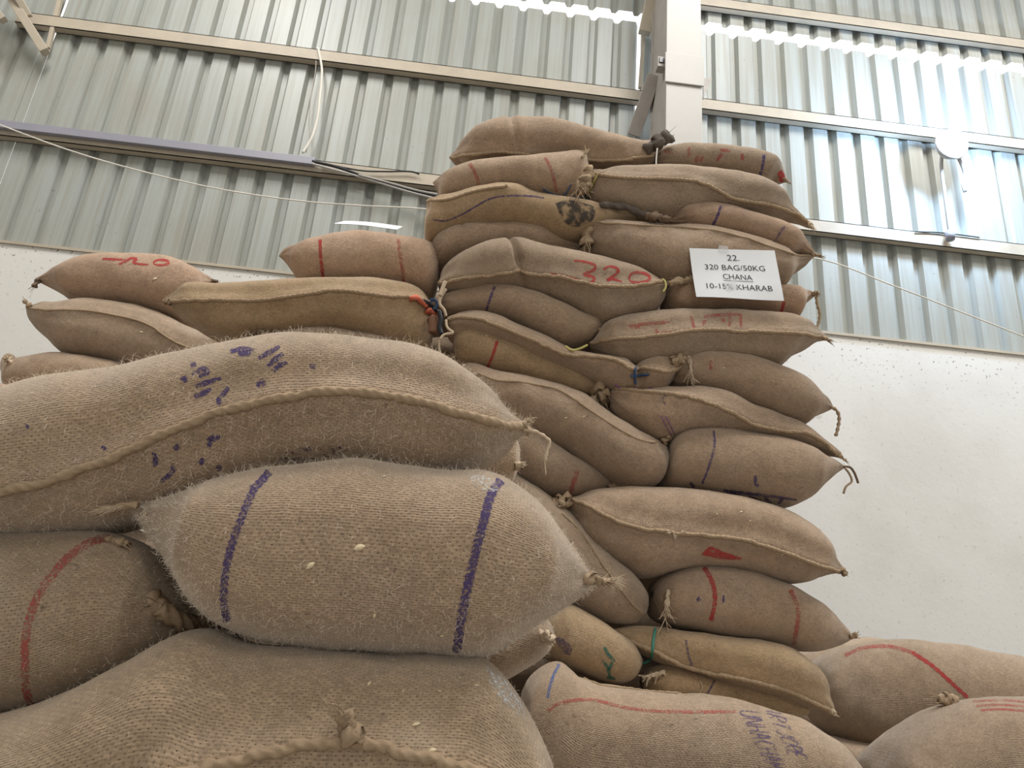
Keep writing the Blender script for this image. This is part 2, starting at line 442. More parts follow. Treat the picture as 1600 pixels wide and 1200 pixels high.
def marks(sk, name, strokes, wpx, mat, off=.0012):
    """painted marks: every item is one stroke, or one letter given as a list of strokes; each becomes a part"""
    for item in strokes:
        letter = item if isinstance(item[0], list) else [item]
        allp = []
        for pts in letter:
            L_ = np.linalg.norm(np.diff(np.asarray(pts, float), axis=0), axis=1).sum(); n = max(4, int(L_/2.5)); q = spline(pts, n)
            T = np.gradient(q, axis=0); T /= np.maximum(np.linalg.norm(T, axis=1, keepdims=True), 1e-6); N = np.stack([-T[:, 1], T[:, 0]], 1)
            V = []; F = []; prev = None
            for i in range(n):
                r = []
                for t in (-.5, 0, .5):
                    h = castb(sk.bvh, q[i]+N[i]*t*wpx*(.6+.45*math.sin(math.pi*(i+.5)/n)+.12*math.sin(i*1.3)))
                    if h is None: r = None; break
                    toc = CAM-h[0]; toc /= np.linalg.norm(toc); r.append(h[0]+toc*off)
                if r is None: prev = None; continue
                st = len(V); V += r
                if prev is not None and np.linalg.norm(V[prev+1]-r[1]) < .05:
                    for k in range(2): F.append((prev+k, prev+k+1, st+k+1, st+k))
                prev = st
            if F: allp.append((V, F, [(0, 0)]*len(V)))
        if allp: part(sk, name, *join(allp), mat)
def blot(sk, name, outline, mat, off=.0012, n=9):
    """filled patch of paint: a fan of rings inside an outline, laid on the cloth"""
    q = spline(list(outline)+[outline[0]], 36)[:-1]; c = q.mean(0); V = []; F = []
    for k in range(n+1):
        for p in q:
            h = castb(sk.bvh, c+(p-c)*k/n)
            if h is None: return
            toc = CAM-h[0]; toc /= np.linalg.norm(toc); V.append(h[0]+toc*off)
    m_ = len(q)
    for k in range(n):
        for i in range(m_): F.append((k*m_+i, k*m_+(i+1) % m_, (k+1)*m_+(i+1) % m_, (k+1)*m_+i))
    part(sk, name, V, F, [(0, 0)]*len(V), mat)
def thread(sk, name, pts, r, mat, dy=-.015, on=True, sides=6, twist=0, lob=0, amp=0):
    """string lying on, or hanging just in front of, a sack"""
    q = spline(pts, max(10, len(pts)*8)); P = []
    last = None
    for p in q:
        h = castb(sk.bvh, p) if on else None
        if h is None: y = last if last is not None else sk.Y+dy
        else: y = h[0][1]-.004-r; last = y
        P.append(at(p, y))
    P = np.array(P)
    for _ in range(3): P[1:-1] = P[1:-1]*.5+(P[:-2]+P[2:])*.25
    return part(sk, name, *tube(P, r, sides, twist, lob, amp), mat)
def tuft(sk, name, p0, p1, mat=None, r0_=.010, r1_=.006, n=14, spread=.5, core=True, dy=None, fr=.0012, length=1.0, on=True):
    """a twisted corner of cloth ending in frayed yarns, from p0 to p1 in the picture"""
    mat = mat or M_rope
    h = castb(sk.bvh, p0) if on else None
    if h is None:
        near = sk.bvh.find_nearest(Vector(at(p0, sk.Y-.03))); y = near[0][1] if near[0] is not None else sk.Y
    else: y = h[0][1]-.006
    if dy is not None: y = y+dy
    a = at(p0, y); b = at(p1, y-.012); d = b-a; Ln = np.linalg.norm(d); d /= Ln
    rng = random.Random(int(p0[0]*7+p0[1]*13))
    parts = []
    if core:
        t = np.linspace(0, 1, 14); wob = np.array([[rng.uniform(-1, 1) for _ in range(3)] for _ in range(14)])*r0_*.25
        P = a+np.outer(t*Ln*.85, d)+wob
        rr = r0_*(1-t)+r1_*t; rr = rr*(1+.25*np.sin(t*11+rng.random()*6))
        parts.append(tube(P, rr, 12, 2*math.pi/(r0_*5), 3, .25))
    for k in range(n):
        st = a+d*Ln*rng.uniform(.35, .95)+np.array([rng.uniform(-1, 1) for _ in range(3)])*r1_*.8
        dr = d+np.array([rng.uniform(-1, 1) for _ in range(3)])*spread; dr /= np.linalg.norm(dr)
        ll = Ln*rng.uniform(.25, .6)*length; bend = np.array([rng.uniform(-1, 1), rng.uniform(-1, .3), rng.uniform(-1.2, .6)])*ll*.4
        t = np.linspace(0, 1, 6)[:, None]
        parts.append(tube(st+dr*ll*t+bend*t*t, fr*(1-.5*t[:, 0]), 4))
    return part(sk, name, *join(parts), mat)
def fuzz(sk, n, lmin, lmax, wd=.00042, mat=None, name='fibre_fuzz'):
    """loose jute hairs standing off the cloth"""
    P = sk.P; ns, nr = sk.ns, sk.nr
    nv = []
    G = P.reshape(ns, nr, 3); cen = G.mean(1)
    rng = np.random.RandomState(len(SACKS)); V = []; F = []
    for _ in range(n):
        i = rng.randint(2, ns-2); j = rng.randint(nr); a, b_ = rng.rand(2)
        p = G[i, j]*(1-a)+G[i+1, j]*a; p2 = G[i, (j+1) % nr]*(1-a)+G[i+1, (j+1) % nr]*a; p = p*(1-b_)+p2*b_
        e1 = G[i+1, j]-G[i, j]; e2 = G[i, (j+1) % nr]-G[i, j]; nn = np.cross(e1, e2); l = np.linalg.norm(nn)
        if l < 1e-9: continue
        nn /= l
        if nn@(p-cen[i]) < 0: nn = -nn
        if nn@(CAM-p) < -.12: continue
        tdir = rng.randn(3); tdir -= nn*(tdir@nn); tdir /= np.linalg.norm(tdir)
        ll = rng.uniform(lmin, lmax)*(rng.rand()**1.5+.25)
        m1 = p+nn*ll*.45+tdir*ll*.35; tip = p+nn*ll*rng.uniform(.3, .9)+tdir*ll*rng.uniform(.6, 1.1)
        sd = np.cross(tip-p, CAM-p); sd /= max(np.linalg.norm(sd), 1e-9); sd *= wd/2
        k = len(V); V += [p-sd, p+sd, m1+sd*.8, m1-sd*.8, tip]; F += [(k, k+1, k+2, k+3), (k+3, k+2, k+4)]
    part(sk, name, V, F, [(0, 0)]*len(V), mat or M_fuzz, kind='stuff')
SACKS = []
# ------------------------------------------------------------------ structure
def sheet_mat():
    m, nt, b = new_mat('painted_cladding')
    tc = nt.nodes.new('ShaderNodeTexCoord')
    mp = nt.nodes.new('ShaderNodeVectorMath'); mp.operation = 'MULTIPLY'; nt.links.new(tc.outputs['Object'], mp.inputs[0]); mp.inputs[1].default_value = (38, 38, 1.1)
    st = noise_(nt, mp.outputs[0], 1.0, 3, .6); big = noise_(nt, tc.outputs['Object'], 1.3, 4, .6); spk = noise_(nt, tc.outputs['Object'], 26.0, 3, .6)
    c = mixc(nt, ramp(nt, st, .35, .75), (0.34, 0.36, 0.34), (0.29, 0.29, 0.255))
    c = mixc(nt, math_(nt, 'MULTIPLY', ramp(nt, big, .45, .75), .45), c, (0.30, 0.28, 0.22))
    c = mixc(nt, math_(nt, 'MULTIPLY', ramp(nt, spk, .68, .76), .5), c, (0.16, 0.125, 0.09))
    nt.links.new(c, b.inputs['Base Color']); b.inputs['Roughness'].default_value = .42; b.inputs['Specular IOR Level'].default_value = .45
    return m
def wall_mat():
    m, nt, b = new_mat('limewashed_masonry')
    tc = nt.nodes.new('ShaderNodeTexCoord'); g = nt.nodes.new('ShaderNodeNewGeometry')
    big = noise_(nt, tc.outputs['Object'], 1.1, 4, .6); spk = noise_(nt, tc.outputs['Object'], 13.0, 4, .7); sp2 = noise_(nt, tc.outputs['Object'], 42.0, 2, .5)
    xyz = nt.nodes.new('ShaderNodeSeparateXYZ'); nt.links.new(g.outputs['Position'], xyz.inputs[0])
    topd = ramp(nt, xyz.outputs[2], H+1.85, H+2.32)          # bird and dust soiling below the ledge
    c = mixc(nt, ramp(nt, big, .4, .7), (0.66, 0.645, 0.61), (0.60, 0.58, 0.54))
    c = mixc(nt, math_(nt, 'MULTIPLY', ramp(nt, spk, .66, .74), .5), c, (0.42, 0.36, 0.30))
    k = math_(nt, 'MULTIPLY', ramp(nt, sp2, .64, .70), math_(nt, 'ADD', .18, math_(nt, 'MULTIPLY', topd, .8)))
    c = mixc(nt, k, c, (0.17, 0.12, 0.09))
    nt.links.new(c, b.inputs['Base Color']); b.inputs['Roughness'].default_value = .9; b.inputs['Specular IOR Level'].default_value = .2
    bp = nt.nodes.new('ShaderNodeBump'); bp.inputs['Strength'].default_value = .25; bp.inputs['Distance'].default_value = .006
    nt.links.new(spk, bp.inputs['Height']); nt.links.new(bp.outputs[0], b.inputs['Normal'])
    return m
M_sheet = sheet_mat(); M_wall = wall_mat()
M_girt = plain('cream_steel', (0.42, 0.365, 0.285), .55, 0, .22, 7)
M_colm = plain('column_paint', (0.40, 0.385, 0.36), .5, 0, .10, 4)
M_colb = plain('primed_steel', (0.36, 0.33, 0.30), .6, 0, .25, 9)
M_trunk = plain('grey_trunking', (0.27, 0.265, 0.31), .4, 0, .08, 6)
M_cable = plain('black_cable', (0.02, 0.02, 0.022), .5)
M_cord = plain('white_cord', (0.72, 0.69, 0.62), .7)
M_floor = plain('concrete_floor', (0.30, 0.28, 0.25), .9, 0, .25, 3, .2, .3)
M_roof = plain('roof_sheet', (0.42, 0.42, 0.41), .6)
M_wood = plain('weathered_wood', (0.40, 0.31, 0.22), .9, 0, .3, 14, .2, .4)

Z_top = H + .493*YW                        # masonry top
Z_eave = H + 1.071*YW                      # top edge of the lower cladding
X0, X1 = -6.5, 8.5
PITCH_R = .199; XR = at((127, 40), YW)[0]  # rib pitch and phase
def prof(x):
    """depth of the cladding behind its inner face at x (ribs stand outwards)"""
    t = abs(((x-XR+PITCH_R/2) % PITCH_R)-PITCH_R/2)
    return .040*float(np.clip((.040-t)/.022, 0, 1))
def sheet(name, xa, xb, za, zb, y, parent):
    xs = {xa, xb}; k0 = math.floor((xa-XR)/PITCH_R)-1
    for k in range(k0, k0+int((xb-xa)/PITCH_R)+4):
        for o_ in (-.040, -.018, .018, .040):
            x = XR+k*PITCH_R+o_
            if xa < x < xb: xs.add(x)
    xs = sorted(xs); V = []; F = []; zs = np.linspace(za, zb, 5); t = .0012
    for side in (0, 1):
        for z in zs:
            for x in xs: V.append((x, y+prof(x)+side*t, z))
    n = len(xs); off = n*len(zs)
    for r in range(len(zs)-1):
        for i in range(n-1):
            a = r*n+i; F.append((a, a+1, a+n+1, a+n)); F.append((off+a, off+a+n, off+a+n+1, off+a+1))
    for i in range(n-1):
        F.append((i, off+i, off+i+1, i+1)); a = (len(zs)-1)*n+i; F.append((a, a+1, off+a+1, off+a))
    return link(name, mesh(name, V, F, smooth=False), M_sheet, parent)

wall = MB().box((X0, YW-.035, 0), (X1, YW+.2, Z_top)).build('wall_back', M_wall); tag(wall, 'white limewashed masonry wall with ribbed metal cladding above it', kind='structure')
ledge = MB().box((X0, YW-.05, Z_top), (X1, YW+.2, Z_top+.02)).build('coping', M_girt, wall)
xs1 = at((84, 45), YW)[0]; zs1 = at((73, 86), YW)[2]; xs2 = at((999, 100), YW)[0]; zs2 = at((996, 196), YW)[2]
SLIT = {xs1: zs1, xs2: zs2}
edges = sorted(list(np.arange(XR+.05-5*PITCH_R*5, X1, PITCH_R*5)) + [xs1, xs2])
edges = [e for e in edges if e > X0]
for a_, b_ in zip([X0]+edges, edges+[X1]):
    if b_-a_ < .05: continue
    la = .016 if a_ in SLIT else -.0; rb = .016 if b_ in SLIT else 0.0
    sheet('cladding_sheet', a_+la, b_-rb, Z_top+.02, Z_eave, YW, wall)
for xs_, zs_ in SLIT.items():
    MB().box((xs_-.03, YW-.004, Z_top+.02), (xs_+.03, YW-.0015, zs_)).build('filler_strip', M_sheet, wall)
# upper tier of cladding, set further out, so that daylight shows between the two
YU = YW+.16; Zu = at((1300, 60), YU)[2]
for xa in np.arange(X0, X1-.01, 1.0*PITCH_R*5):
    sheet('upper_cladding_sheet', xa, min(xa+PITCH_R*5, X1), Zu, ROOF, YU, wall)

tag(MB().box((X0, -7, -.1), (X1, YW+.2, 0)).build('floor', M_floor), 'dusty grey concrete warehouse floor', kind='structure')
tag(MB().box((X0-.2, -7, 0), (X0, YW+.2, ROOF)).build('wall_left', M_wall), 'white side wall of the warehouse', kind='structure')
tag(MB().box((X1, -7, 0), (X1+.2, YW+.2, ROOF)).build('wall_right', M_wall), 'white side wall of the warehouse beyond the lamp', kind='structure')
wf = MB().box((X0, -7.2, 0), (-1.8, -7, ROOF)).box((0.8, -7.2, 0), (X1, -7, ROOF)).box((-1.8, -7.2, 4.4), (0.8, -7, ROOF)).build('wall_front', M_wall)
tag(wf, 'white front wall with a wide open doorway', kind='structure')
# roof in strips that leave the roof lights open
rm = MB(); cy_ = sorted({s_[1] for s_ in SKY}); cur_y = -7.2
for cy in cy_:
    rm.box((X0-.2, cur_y, ROOF), (X1+.2, cy-1.3, ROOF+.05)); cur_y = cy+1.3; cur = X0-.2
    for c_ in sorted(s_[0] for s_ in SKY if s_[1] == cy): rm.box((cur, cy-1.3, ROOF), (c_-.55, cy+1.3, ROOF+.05)); cur = c_+.55
    rm.box((cur, cy-1.3, ROOF), (X1+.2, cy+1.3, ROOF+.05))
rm.box((X0-.2, cur_y, ROOF), (X1+.2, YW+.4, ROOF+.05))
tag(rm.build('ceiling', M_roof), 'grey metal roof with open roof lights', kind='structure')

# girts: horizontal steel rails carrying the cladding
def girt(zc, xa, xb, label, mat=M_girt, y=YW-.004, h=.105, d=.062):
    b = MB().box((xa, y-d, zc-h/2), (xb, y-d+.005, zc+h/2)).box((xa, y-d, zc-h/2), (xb, y, zc-h/2+.006)).box((xa, y-d, zc+h/2-.006), (xb, y, zc+h/2))
    b.box((xa, y-.006, zc-h/2), (xb, y, zc-h/2+.02))
    o = b.build('wall_girt', mat); tag(o, label, 'beam'); return o
Z_g1 = H+.908*(YW-.06); Z_g2 = H+.690*(YW-.06)
XC = at((1068, 100), YW-.55)[0]
girt(Z_g1, at((40, 20), YW)[0], XC-.1, 'long cream steel rail across the cladding between corner bracing and column')
girt(Z_g1, XC+.1, X1, 'cream steel rail across the cladding behind the lamp')
girt(Z_g2, X0, XC-.1, 'cream steel rail with a grey cable trunking along it')
girt(Z_g2, XC+.1, X1, 'lower steel rail that carries the lamp pole')
zg3 = at((1350, 37), YU-.05)[2]
girt(zg3, XC+.1, X1, 'topmost steel rail above the daylight gap', y=YU-.004)
# trunking and its loose cables
xt = at((493, 253), YW-.08)[0]
t_ = MB().box((X0, YW-.105, Z_g2-.012), (xt, YW-.068, Z_g2+.05)).build('cable_trunking', M_trunk, None, .003); tag(t_, 'grey plastic cable trunking fixed on the rail', 'trunking')
def cable(pts, y, r, mat, name, label, cat, group=None, n=60, sides=8):
    q = spline(pts, n); yy = np.broadcast_to(np.asarray(y, float), (2,)) if np.ndim(y) == 0 else np.asarray(y, float)
    P = [at(p, yy[0]+(yy[-1]-yy[0])*i/(n-1)) for i, p in enumerate(q)]
    o = link(name, mesh(name, *tube(P, r, sides)[:2]), mat); tag(o, label, cat, group); return o
cable([(488, 252), (530, 262), (580, 280), (640, 297), (684, 307)], YW-.10, .011, M_cable, 'cable', 'thick black cable hanging out of the trunking end', 'cable')
cable([(488, 256), (540, 270), (590, 285), (640, 300), (684, 311)], YW-.12, .008, M_colm, 'cable', 'grey cable sagging beneath the thick black cable', 'cable')
cable([(500, 254), (560, 266), (600, 268), (640, 268), (655, 272)], YW-.09, .006, M_cable, 'cable', 'thin black cable bowing above the other loose cables', 'cable')
cable([(560, 273), (610, 286), (650, 297), (686, 304)], YW-.13, .007, M_colm, 'cable', 'pale cable tied above the thick black cable', 'cable')
cable([(497, 75), (503, 110), (500, 150), (496, 185), (487, 215), (473, 239)], YW-.07, .009, M_cord, 'hanging_cord', 'off-white cord hanging from the upper rail to the trunking', 'cord')
cable([(494, 78), (493, 110), (486, 150), (483, 190), (484, 215), (478, 238)], YW-.06, .004, M_colb, 'hanging_cord', 'thin brown string beside the off-white hanging cord', 'cord')
# long white cord strung across the hall, behind the tall stack
cable([(-60, 172), (0, 195), (100, 232), (200, 262), (330, 293), (460, 313), (560, 321), (668, 327), (800, 345), (1000, 372), (1150, 390), (1282, 405), (1400, 448), (1600, 526), (1750, 585)], (3.7, 3.7), .0042, M_cord, 'strung_cord', 'white cord strung across the hall behind the stacks', 'cord', n=120)

# column
cb = bpy.data.objects.new('steel_column', None); COL.objects.link(cb)
YCF = YW-.62; xl = at((1041, 60), YCF)[0]; xr = at((1096, 60), YCF)[0]; zt = ROOF-.05
xl2 = at((1041, 200), YCF)[0]; xr2 = at((1097, 200), YCF)[0]; xl = (xl+xl2)/2; xr = (xr+xr2)/2
cb.location = ((xl+xr)/2, YCF+.2, 0); tag(cb, 'grey-white steel column with a splice plate rising behind the tall stack', 'column')
def cpart(name, mb, mat, bv=0.003):
    o = mb.build(name, mat, None, bv); o.parent = cb; o.matrix_parent_inverse = Matrix.Translation(-Vector(cb.location)); return o
cpart('front_flange', MB().box((xl, YCF, 0), (xr, YCF+.02, zt)), M_colm)
cpart('web', MB().box((xl+.012, YCF+.02, 0), (xr-.03, YCF+.42, zt)), M_colb)
cpart('back_flange', MB().box((xl, YCF+.42, 0), (xr, YCF+.44, zt)), M_colb)
za, zb = at((1070, 133), YCF)[2], at((1070, 87), YCF)[2]
cpart('splice_plate', MB().box((xl-.012, YCF-.014, za), (xr+.012, YCF, zb)), M_colm, .004)
sb = at((1032, 98), YCF+.05)
cpart('conduit_box', MB().box((xl-.055, YCF+.03, sb[2]-.05), (xl, YCF+.10, sb[2]+.04)), M_colb, .004)
cpart('conduit_mouth', MB().box((xl-.045, YCF+.022, sb[2]-.02), (xl-.012, YCF+.031, sb[2]+.025)), M_blk, .002)
g1, g2, g3 = at((1099, 122), YW-.3), at((1113, 122), YW-.3), at((1099, 155), YW-.3)
tri = MB(); tri.V = [tuple(g1), tuple(g2), tuple(g3)] + [tuple(p+np.array([0, .015, 0])) for p in (g1, g2, g3)]; tri.F = [(0, 1, 2), (5, 4, 3), (0, 3, 4, 1), (1, 4, 5, 2), (2, 5, 3, 0)]
cpart('gusset', tri, M_colb, 0)
# knee brace and angle irons beside the column
o = MB().bar(at((1022, 118), YCF+.30), at((990, 212), YW-.05), .10, .10).build('knee_brace', M_colb, None, .004); tag(o, 'dark steel knee brace running from the column to the cladding', 'brace')
o = MB().bar(at((1026, -40), YW-.25), at((1007, 52), YW-.12), .095, .07).build('rafter_bracket', M_girt, None, .004); tag(o, 'cream steel bracket end beside the column at the daylight gap', 'brace')
o = MB().bar(at((1006, 52), YW-.03), at((1000, 138), YW-.03), .028, .03).build('packing_strip', M_girt, None, .002); tag(o, 'narrow cream strip beside the bright slit near the column', 'strip')
# corner bracing at the far left
o = MB().bar(at((-6, -40), YW-.22), at((71, 82), YW-.10), .062, .07).build('corner_brace', M_girt, None, .004); tag(o, 'slanting cream angle iron ending at the bright slit', 'brace')
o = MB().bar(at((8, -40), YW-.30), at((45, 26), YW-.14), .05, .06).build('corner_brace', M_girt, None, .004); tag(o, 'short slanting angle iron meeting the upper rail end', 'brace')
o = MB().bar(at((-30, -10), YW-.26), at((6, 32), YW-.20), .05, .06).build('corner_brace', M_girt, None, .004); tag(o, 'stub of angle iron beside the slanting braces', 'brace')
o = MB().bar(at((99, -20), YW-.05), at((75, 76), YW-.05), .030, .03).build('packing_strip', M_girt, None, .002); tag(o, 'narrow cream strip along the bright slit by the corner braces', 'strip')

# lamp on its pole
lp = at((1490, 222), YW-.34)
lr = bpy.data.objects.new('led_lamp', None); COL.objects.link(lr); pb = at((1484, 366), YW-.12); lr.location = tuple(pb)
tag(lr, 'glaring white lamp on a slim pole clamped to the lower rail', 'lamp')
def lpart(name, V, F, mat):
    o = link(name, mesh(name, np.asarray(V)-pb, F), mat, lr); return o
ptop = at((1471, 262), YW-.20)
lpart('pole', *tube(spline([pb, (pb+ptop)/2, ptop, lp-np.array([0.04, -.08, .03])], 24), .013, 12)[:2], M_colm)
lpart('clamp', *tube([pb-np.array([0, 0, .05]), pb-np.array([0, 0, .02]), pb+np.array([0, 0, .012]), pb+np.array([0, 0, .03])], [.03, .036, .036, .02], 12)[:2], M_trunk)
back = lp+np.array([0, .10, .02])
lpart('housing', *tube([lp+np.array([0, .02, 0]), lp+np.array([0, .035, 0]), lp+np.array([0, .07, .0]), back], [.128, .13, .09, .04], 28)[:2], M_colb)
m_em, nt_, b_ = new_mat('lamp_glow'); b_.inputs['Emission Color'].default_value = (.86, .94, 1, 1); b_.inputs['Emission Strength'].default_value = 60.0
dome = []; a_ = [(-.03, .012), (-.027, .07), (-.008, .11), (.02, .122)]
lpart('diffuser', *tube([lp+np.array([0, y_, 0]) for y_, _ in a_], [r_ for _, r_ in a_], 28)[:2], m_em)
pl = bpy.data.lights.new('lamp_light', 'POINT'); pl.energy = 260; pl.color = (.46, .68, 1.0); pl.shadow_soft_size = .09
po = bpy.data.objects.new('lamp_light', pl); COL.objects.link(po); po.location = tuple(lp+np.array([0, -.14, 0]))
lpart('cable', *tube(spline([lp+np.array([.05, .06, -.03]), at((1507, 268), YW-.2), at((1504, 284), YW-.18), at((1508, 300), YW-.16)], 24), .014, 10)[:2], M_colb)
cable([(1430, 362), (1460, 363), (1500, 367), (1530, 371)], YW-.075, .005, M_cable, 'cable', 'thin dark wire lying along the lower rail by the lamp pole', 'cable')
# ------------------------------------------------------------------ the sacks
GT = 'sacks of the tall stack'; GL = 'sacks of the low stack beside the tall one'; GF = 'sacks of the near stack'; GR = 'sacks by the white wall'
Yt = 2.45
# tall stack, left-hand column, from the top
T1 = build_sack([(704, 246), (713, 230), (728, 209), (748, 196), (790, 184), (830, 185), (865, 190), (905, 202), (950, 211), (985, 219), (1010, 222), (1032, 226)],
                [(704, 247), (712, 260), (740, 256), (800, 252), (870, 250), (910, 258), (960, 265), (1008, 256), (1032, 232)], Yt+.02, 'b',
                'topmost sack of the tall stack, sagging to a sooty tied end', GT, seam=[(706, 246), (745, 240), (790, 237), (850, 245), (912, 249), (960, 250), (1018, 243)], free=(.1, 0), crease=[(.31, .012, .12)])
T2 = build_sack([(676, 285), (690, 275), (710, 262), (740, 252), (790, 246), (850, 242), (895, 238), (914, 237)],
                [(676, 286), (690, 309), (705, 313), (740, 306), (790, 300), (830, 306), (880, 314), (905, 304), (917, 262)], Yt-.02, 'b',
                'red-striped sack right under the topmost sack, two red bands', GT, free=(.1, 0))
T3 = build_sack([(667, 318), (672, 310), (705, 309), (735, 299), (765, 293), (791, 290), (815, 292), (835, 300), (865, 306), (900, 313), (925, 318), (955, 325), (985, 332), (1004, 341)],
                [(667, 319), (667, 345), (673, 372), (690, 372), (720, 358), (780, 349), (840, 355), (880, 368), (912, 366), (950, 356), (1004, 344)], Yt-.03, 't',
                'tan sack with a purple stitched line and a sooty black patch', GT, seam=[(669, 315), (700, 312), (735, 301), (765, 294.5), (792, 292)], seam_r=.005)
T4 = build_sack([(672, 383), (688, 363), (715, 352), (760, 347), (810, 347), (850, 354), (880, 366), (908, 383)],
                [(672, 385), (682, 411), (720, 402), (790, 388), (850, 392), (908, 392)], Yt, 'b', 'plain brown sack between the tan sooty sack and the sack painted 320', GT, crease=[(.25, .012, .08)])
T5 = build_sack([(685, 445), (687, 425), (704, 404), (735, 388), (780, 378), (808, 375), (832, 381), (880, 390), (930, 402), (980, 418), (1020, 433), (1039, 446)],
                [(686, 446), (692, 458), (720, 456), (760, 450), (805, 452), (850, 461), (890, 478), (925, 494), (945, 500), (990, 492), (1020, 481), (1036, 464), (1040, 448)], Yt-.05, 'g',
                'creased sack painted with a red number 320 above its seam', GT, seam=[(688, 442), (727, 434), (770, 429), (803, 424), (810, 422), (835, 428), (880, 433), (930, 446), (980, 448), (1037, 441)],
                crease=[(.345, .011, .30)], ns=130, nr=60)
T6 = build_sack([(688, 471), (693, 460), (720, 450), (760, 445), (790, 448), (830, 456), (870, 472), (905, 488), (935, 497), (943, 508), (944, 518)],
                [(688, 472), (698, 490), (740, 490), (780, 496), (810, 508), (850, 526), (880, 537), (910, 534), (935, 527), (944, 519)], Yt-.03, 'b',
                'sack with one purple stripe below the sack painted 320', GT, free=(0, .1))
T7 = build_sack([(697, 506), (705, 493), (735, 486), (765, 488), (800, 503), (840, 520), (870, 534), (890, 544), (920, 551), (950, 556), (975, 562), (988, 571), (1000, 563), (1020, 557), (1050, 555), (1072, 560)],
                [(697, 508), (705, 522), (740, 526), (790, 541), (830, 556), (880, 574), (920, 589), (955, 603), (985, 612), (1025, 610), (1048, 592), (1072, 563)], Yt-.07, 'b',
                'long sack with a wavy seam and a blue string tie at its crumpled end', GT,
                seam=[(700, 501), (720, 497), (750, 500), (785, 512), (830, 531), (870, 548), (890, 555), (940, 560), (970, 567), (985, 577), (1010, 575), (1040, 581), (1062, 572)],
                crease=[(.77, .014, .35)], ns=120)
T8 = build_sack([(707, 538), (714, 519), (745, 517), (790, 530), (840, 551), (890, 574), (930, 596), (946, 609)],
                [(708, 545), (716, 563), (760, 578), (810, 590), (860, 602), (890, 610), (920, 617), (946, 611)], Yt-.02, 't',
                'tan sack with one red stripe under the wavy-seamed sack', GT)
T9 = build_sack([(716, 590), (722, 571), (745, 572), (775, 582), (820, 588), (870, 602), (907, 617), (935, 637), (970, 660), (1000, 680), (1025, 690), (1041, 694)],
                [(716, 600), (760, 650), (800, 672), (860, 694), (905, 720), (945, 747), (975, 763), (1005, 764), (1028, 754), (1040, 730), (1042, 702)], Yt-.03, 'b',
                'big plump sack sloping down beside the near stack with a fine stitched line', GT, seam=[(748, 584), (775, 594), (820, 598), (870, 609), (900, 626), (932, 648), (970, 672), (1000, 687), (1030, 693)], seam_r=.0032, bf=.15)
T10 = build_sack([(770, 640), (810, 650), (845, 679), (862, 691), (900, 716), (945, 746), (957, 758)],
                 [(770, 690), (800, 735), (830, 760), (862, 777), (895, 780), (930, 771), (957, 760)], Yt-.02, 'b',
                 'sack with a faint red stripe tucked under the big plump sloping sack', GT, free=(0, .1))
T11 = build_sack([(790, 735), (830, 759), (860, 780), (885, 800), (912, 828), (955, 868), (990, 902), (1007, 932), (1011, 952)],
                 [(790, 790), (830, 868), (870, 925), (895, 945), (925, 964), (955, 973), (988, 973), (1010, 958)], Yt-.04, 'g',
                 'steeply sloping sack with a fine stitched line beside the near stack', GT, seam=[(877, 802), (910, 835), (940, 880), (960, 907), (985, 940), (1003, 958)], seam_r=.0032)
T12 = build_sack([(826, 992), (845, 968), (866, 951), (888, 946), (920, 959), (950, 978), (985, 1004), (1004, 1030)],
                 [(826, 996), (842, 1018), (862, 1032), (882, 1044), (902, 1052), (930, 1066), (960, 1071), (982, 1064), (997, 1047), (1005, 1032)], Yt-.08, 't',
                 'tan sack daubed with green paint near the bottom of the tall stack', GT)
# tall stack, right-hand column, from the top
R1 = build_sack([(1020, 246), (1030, 232), (1060, 225), (1110, 225), (1160, 230), (1195, 240), (1215, 252), (1223, 268), (1230, 283)],
                [(1020, 258), (1060, 266), (1120, 270), (1165, 278), (1195, 284), (1215, 288), (1230, 284)], Yt+.02, 'g', 'short sack with one dark blue stripe at the top end of the tall stack', GT, free=(0, .2))
R2 = build_sack([(914, 276), (922, 267), (950, 264), (975, 262), (1050, 260), (1100, 263), (1150, 271), (1190, 283), (1215, 296), (1235, 313), (1252, 334), (1269, 355)],
                [(914, 280), (925, 312), (940, 326), (975, 332), (1010, 342), (1050, 340), (1100, 334), (1150, 337), (1200, 341), (1240, 351), (1269, 357)], Yt-.02, 'g',
                'greyish sack with a thick wavy rope seam and frayed knot, second from the top', GT, seam=[(918, 264), (935, 273), (980, 279), (1050, 280), (1090, 285), (1120, 297), (1145, 310), (1175, 316), (1205, 320), (1240, 333), (1267, 353)], free=(0, .2), seam_r=.0065)
R3 = build_sack([(1048, 344), (1058, 321), (1085, 317), (1120, 319), (1160, 328), (1200, 340), (1235, 355), (1255, 372), (1274, 396)],
                [(1048, 346), (1080, 356), (1130, 360), (1170, 373), (1210, 389), (1245, 399), (1274, 398)], Yt-.05, 'p', 'slim sack with two purple stripes just above the paper notice', GT, free=(0, .2))
R4 = build_sack([(914, 356), (925, 345), (980, 348), (1040, 351), (1110, 356), (1160, 368), (1210, 385), (1245, 396), (1274, 399)],
                [(914, 385), (930, 400), (960, 411), (1000, 426), (1040, 444), (1080, 453), (1150, 453), (1200, 450), (1230, 441), (1256, 421), (1274, 401)], Yt-.03, 'b',
                'sack with the paper notice pinned on it', GT, seam=[(930, 348), (1000, 352), (1100, 358.5), (1160, 371), (1210, 388), (1245, 398.5), (1271, 400)], seam_r=.0035, free=(0, .2))
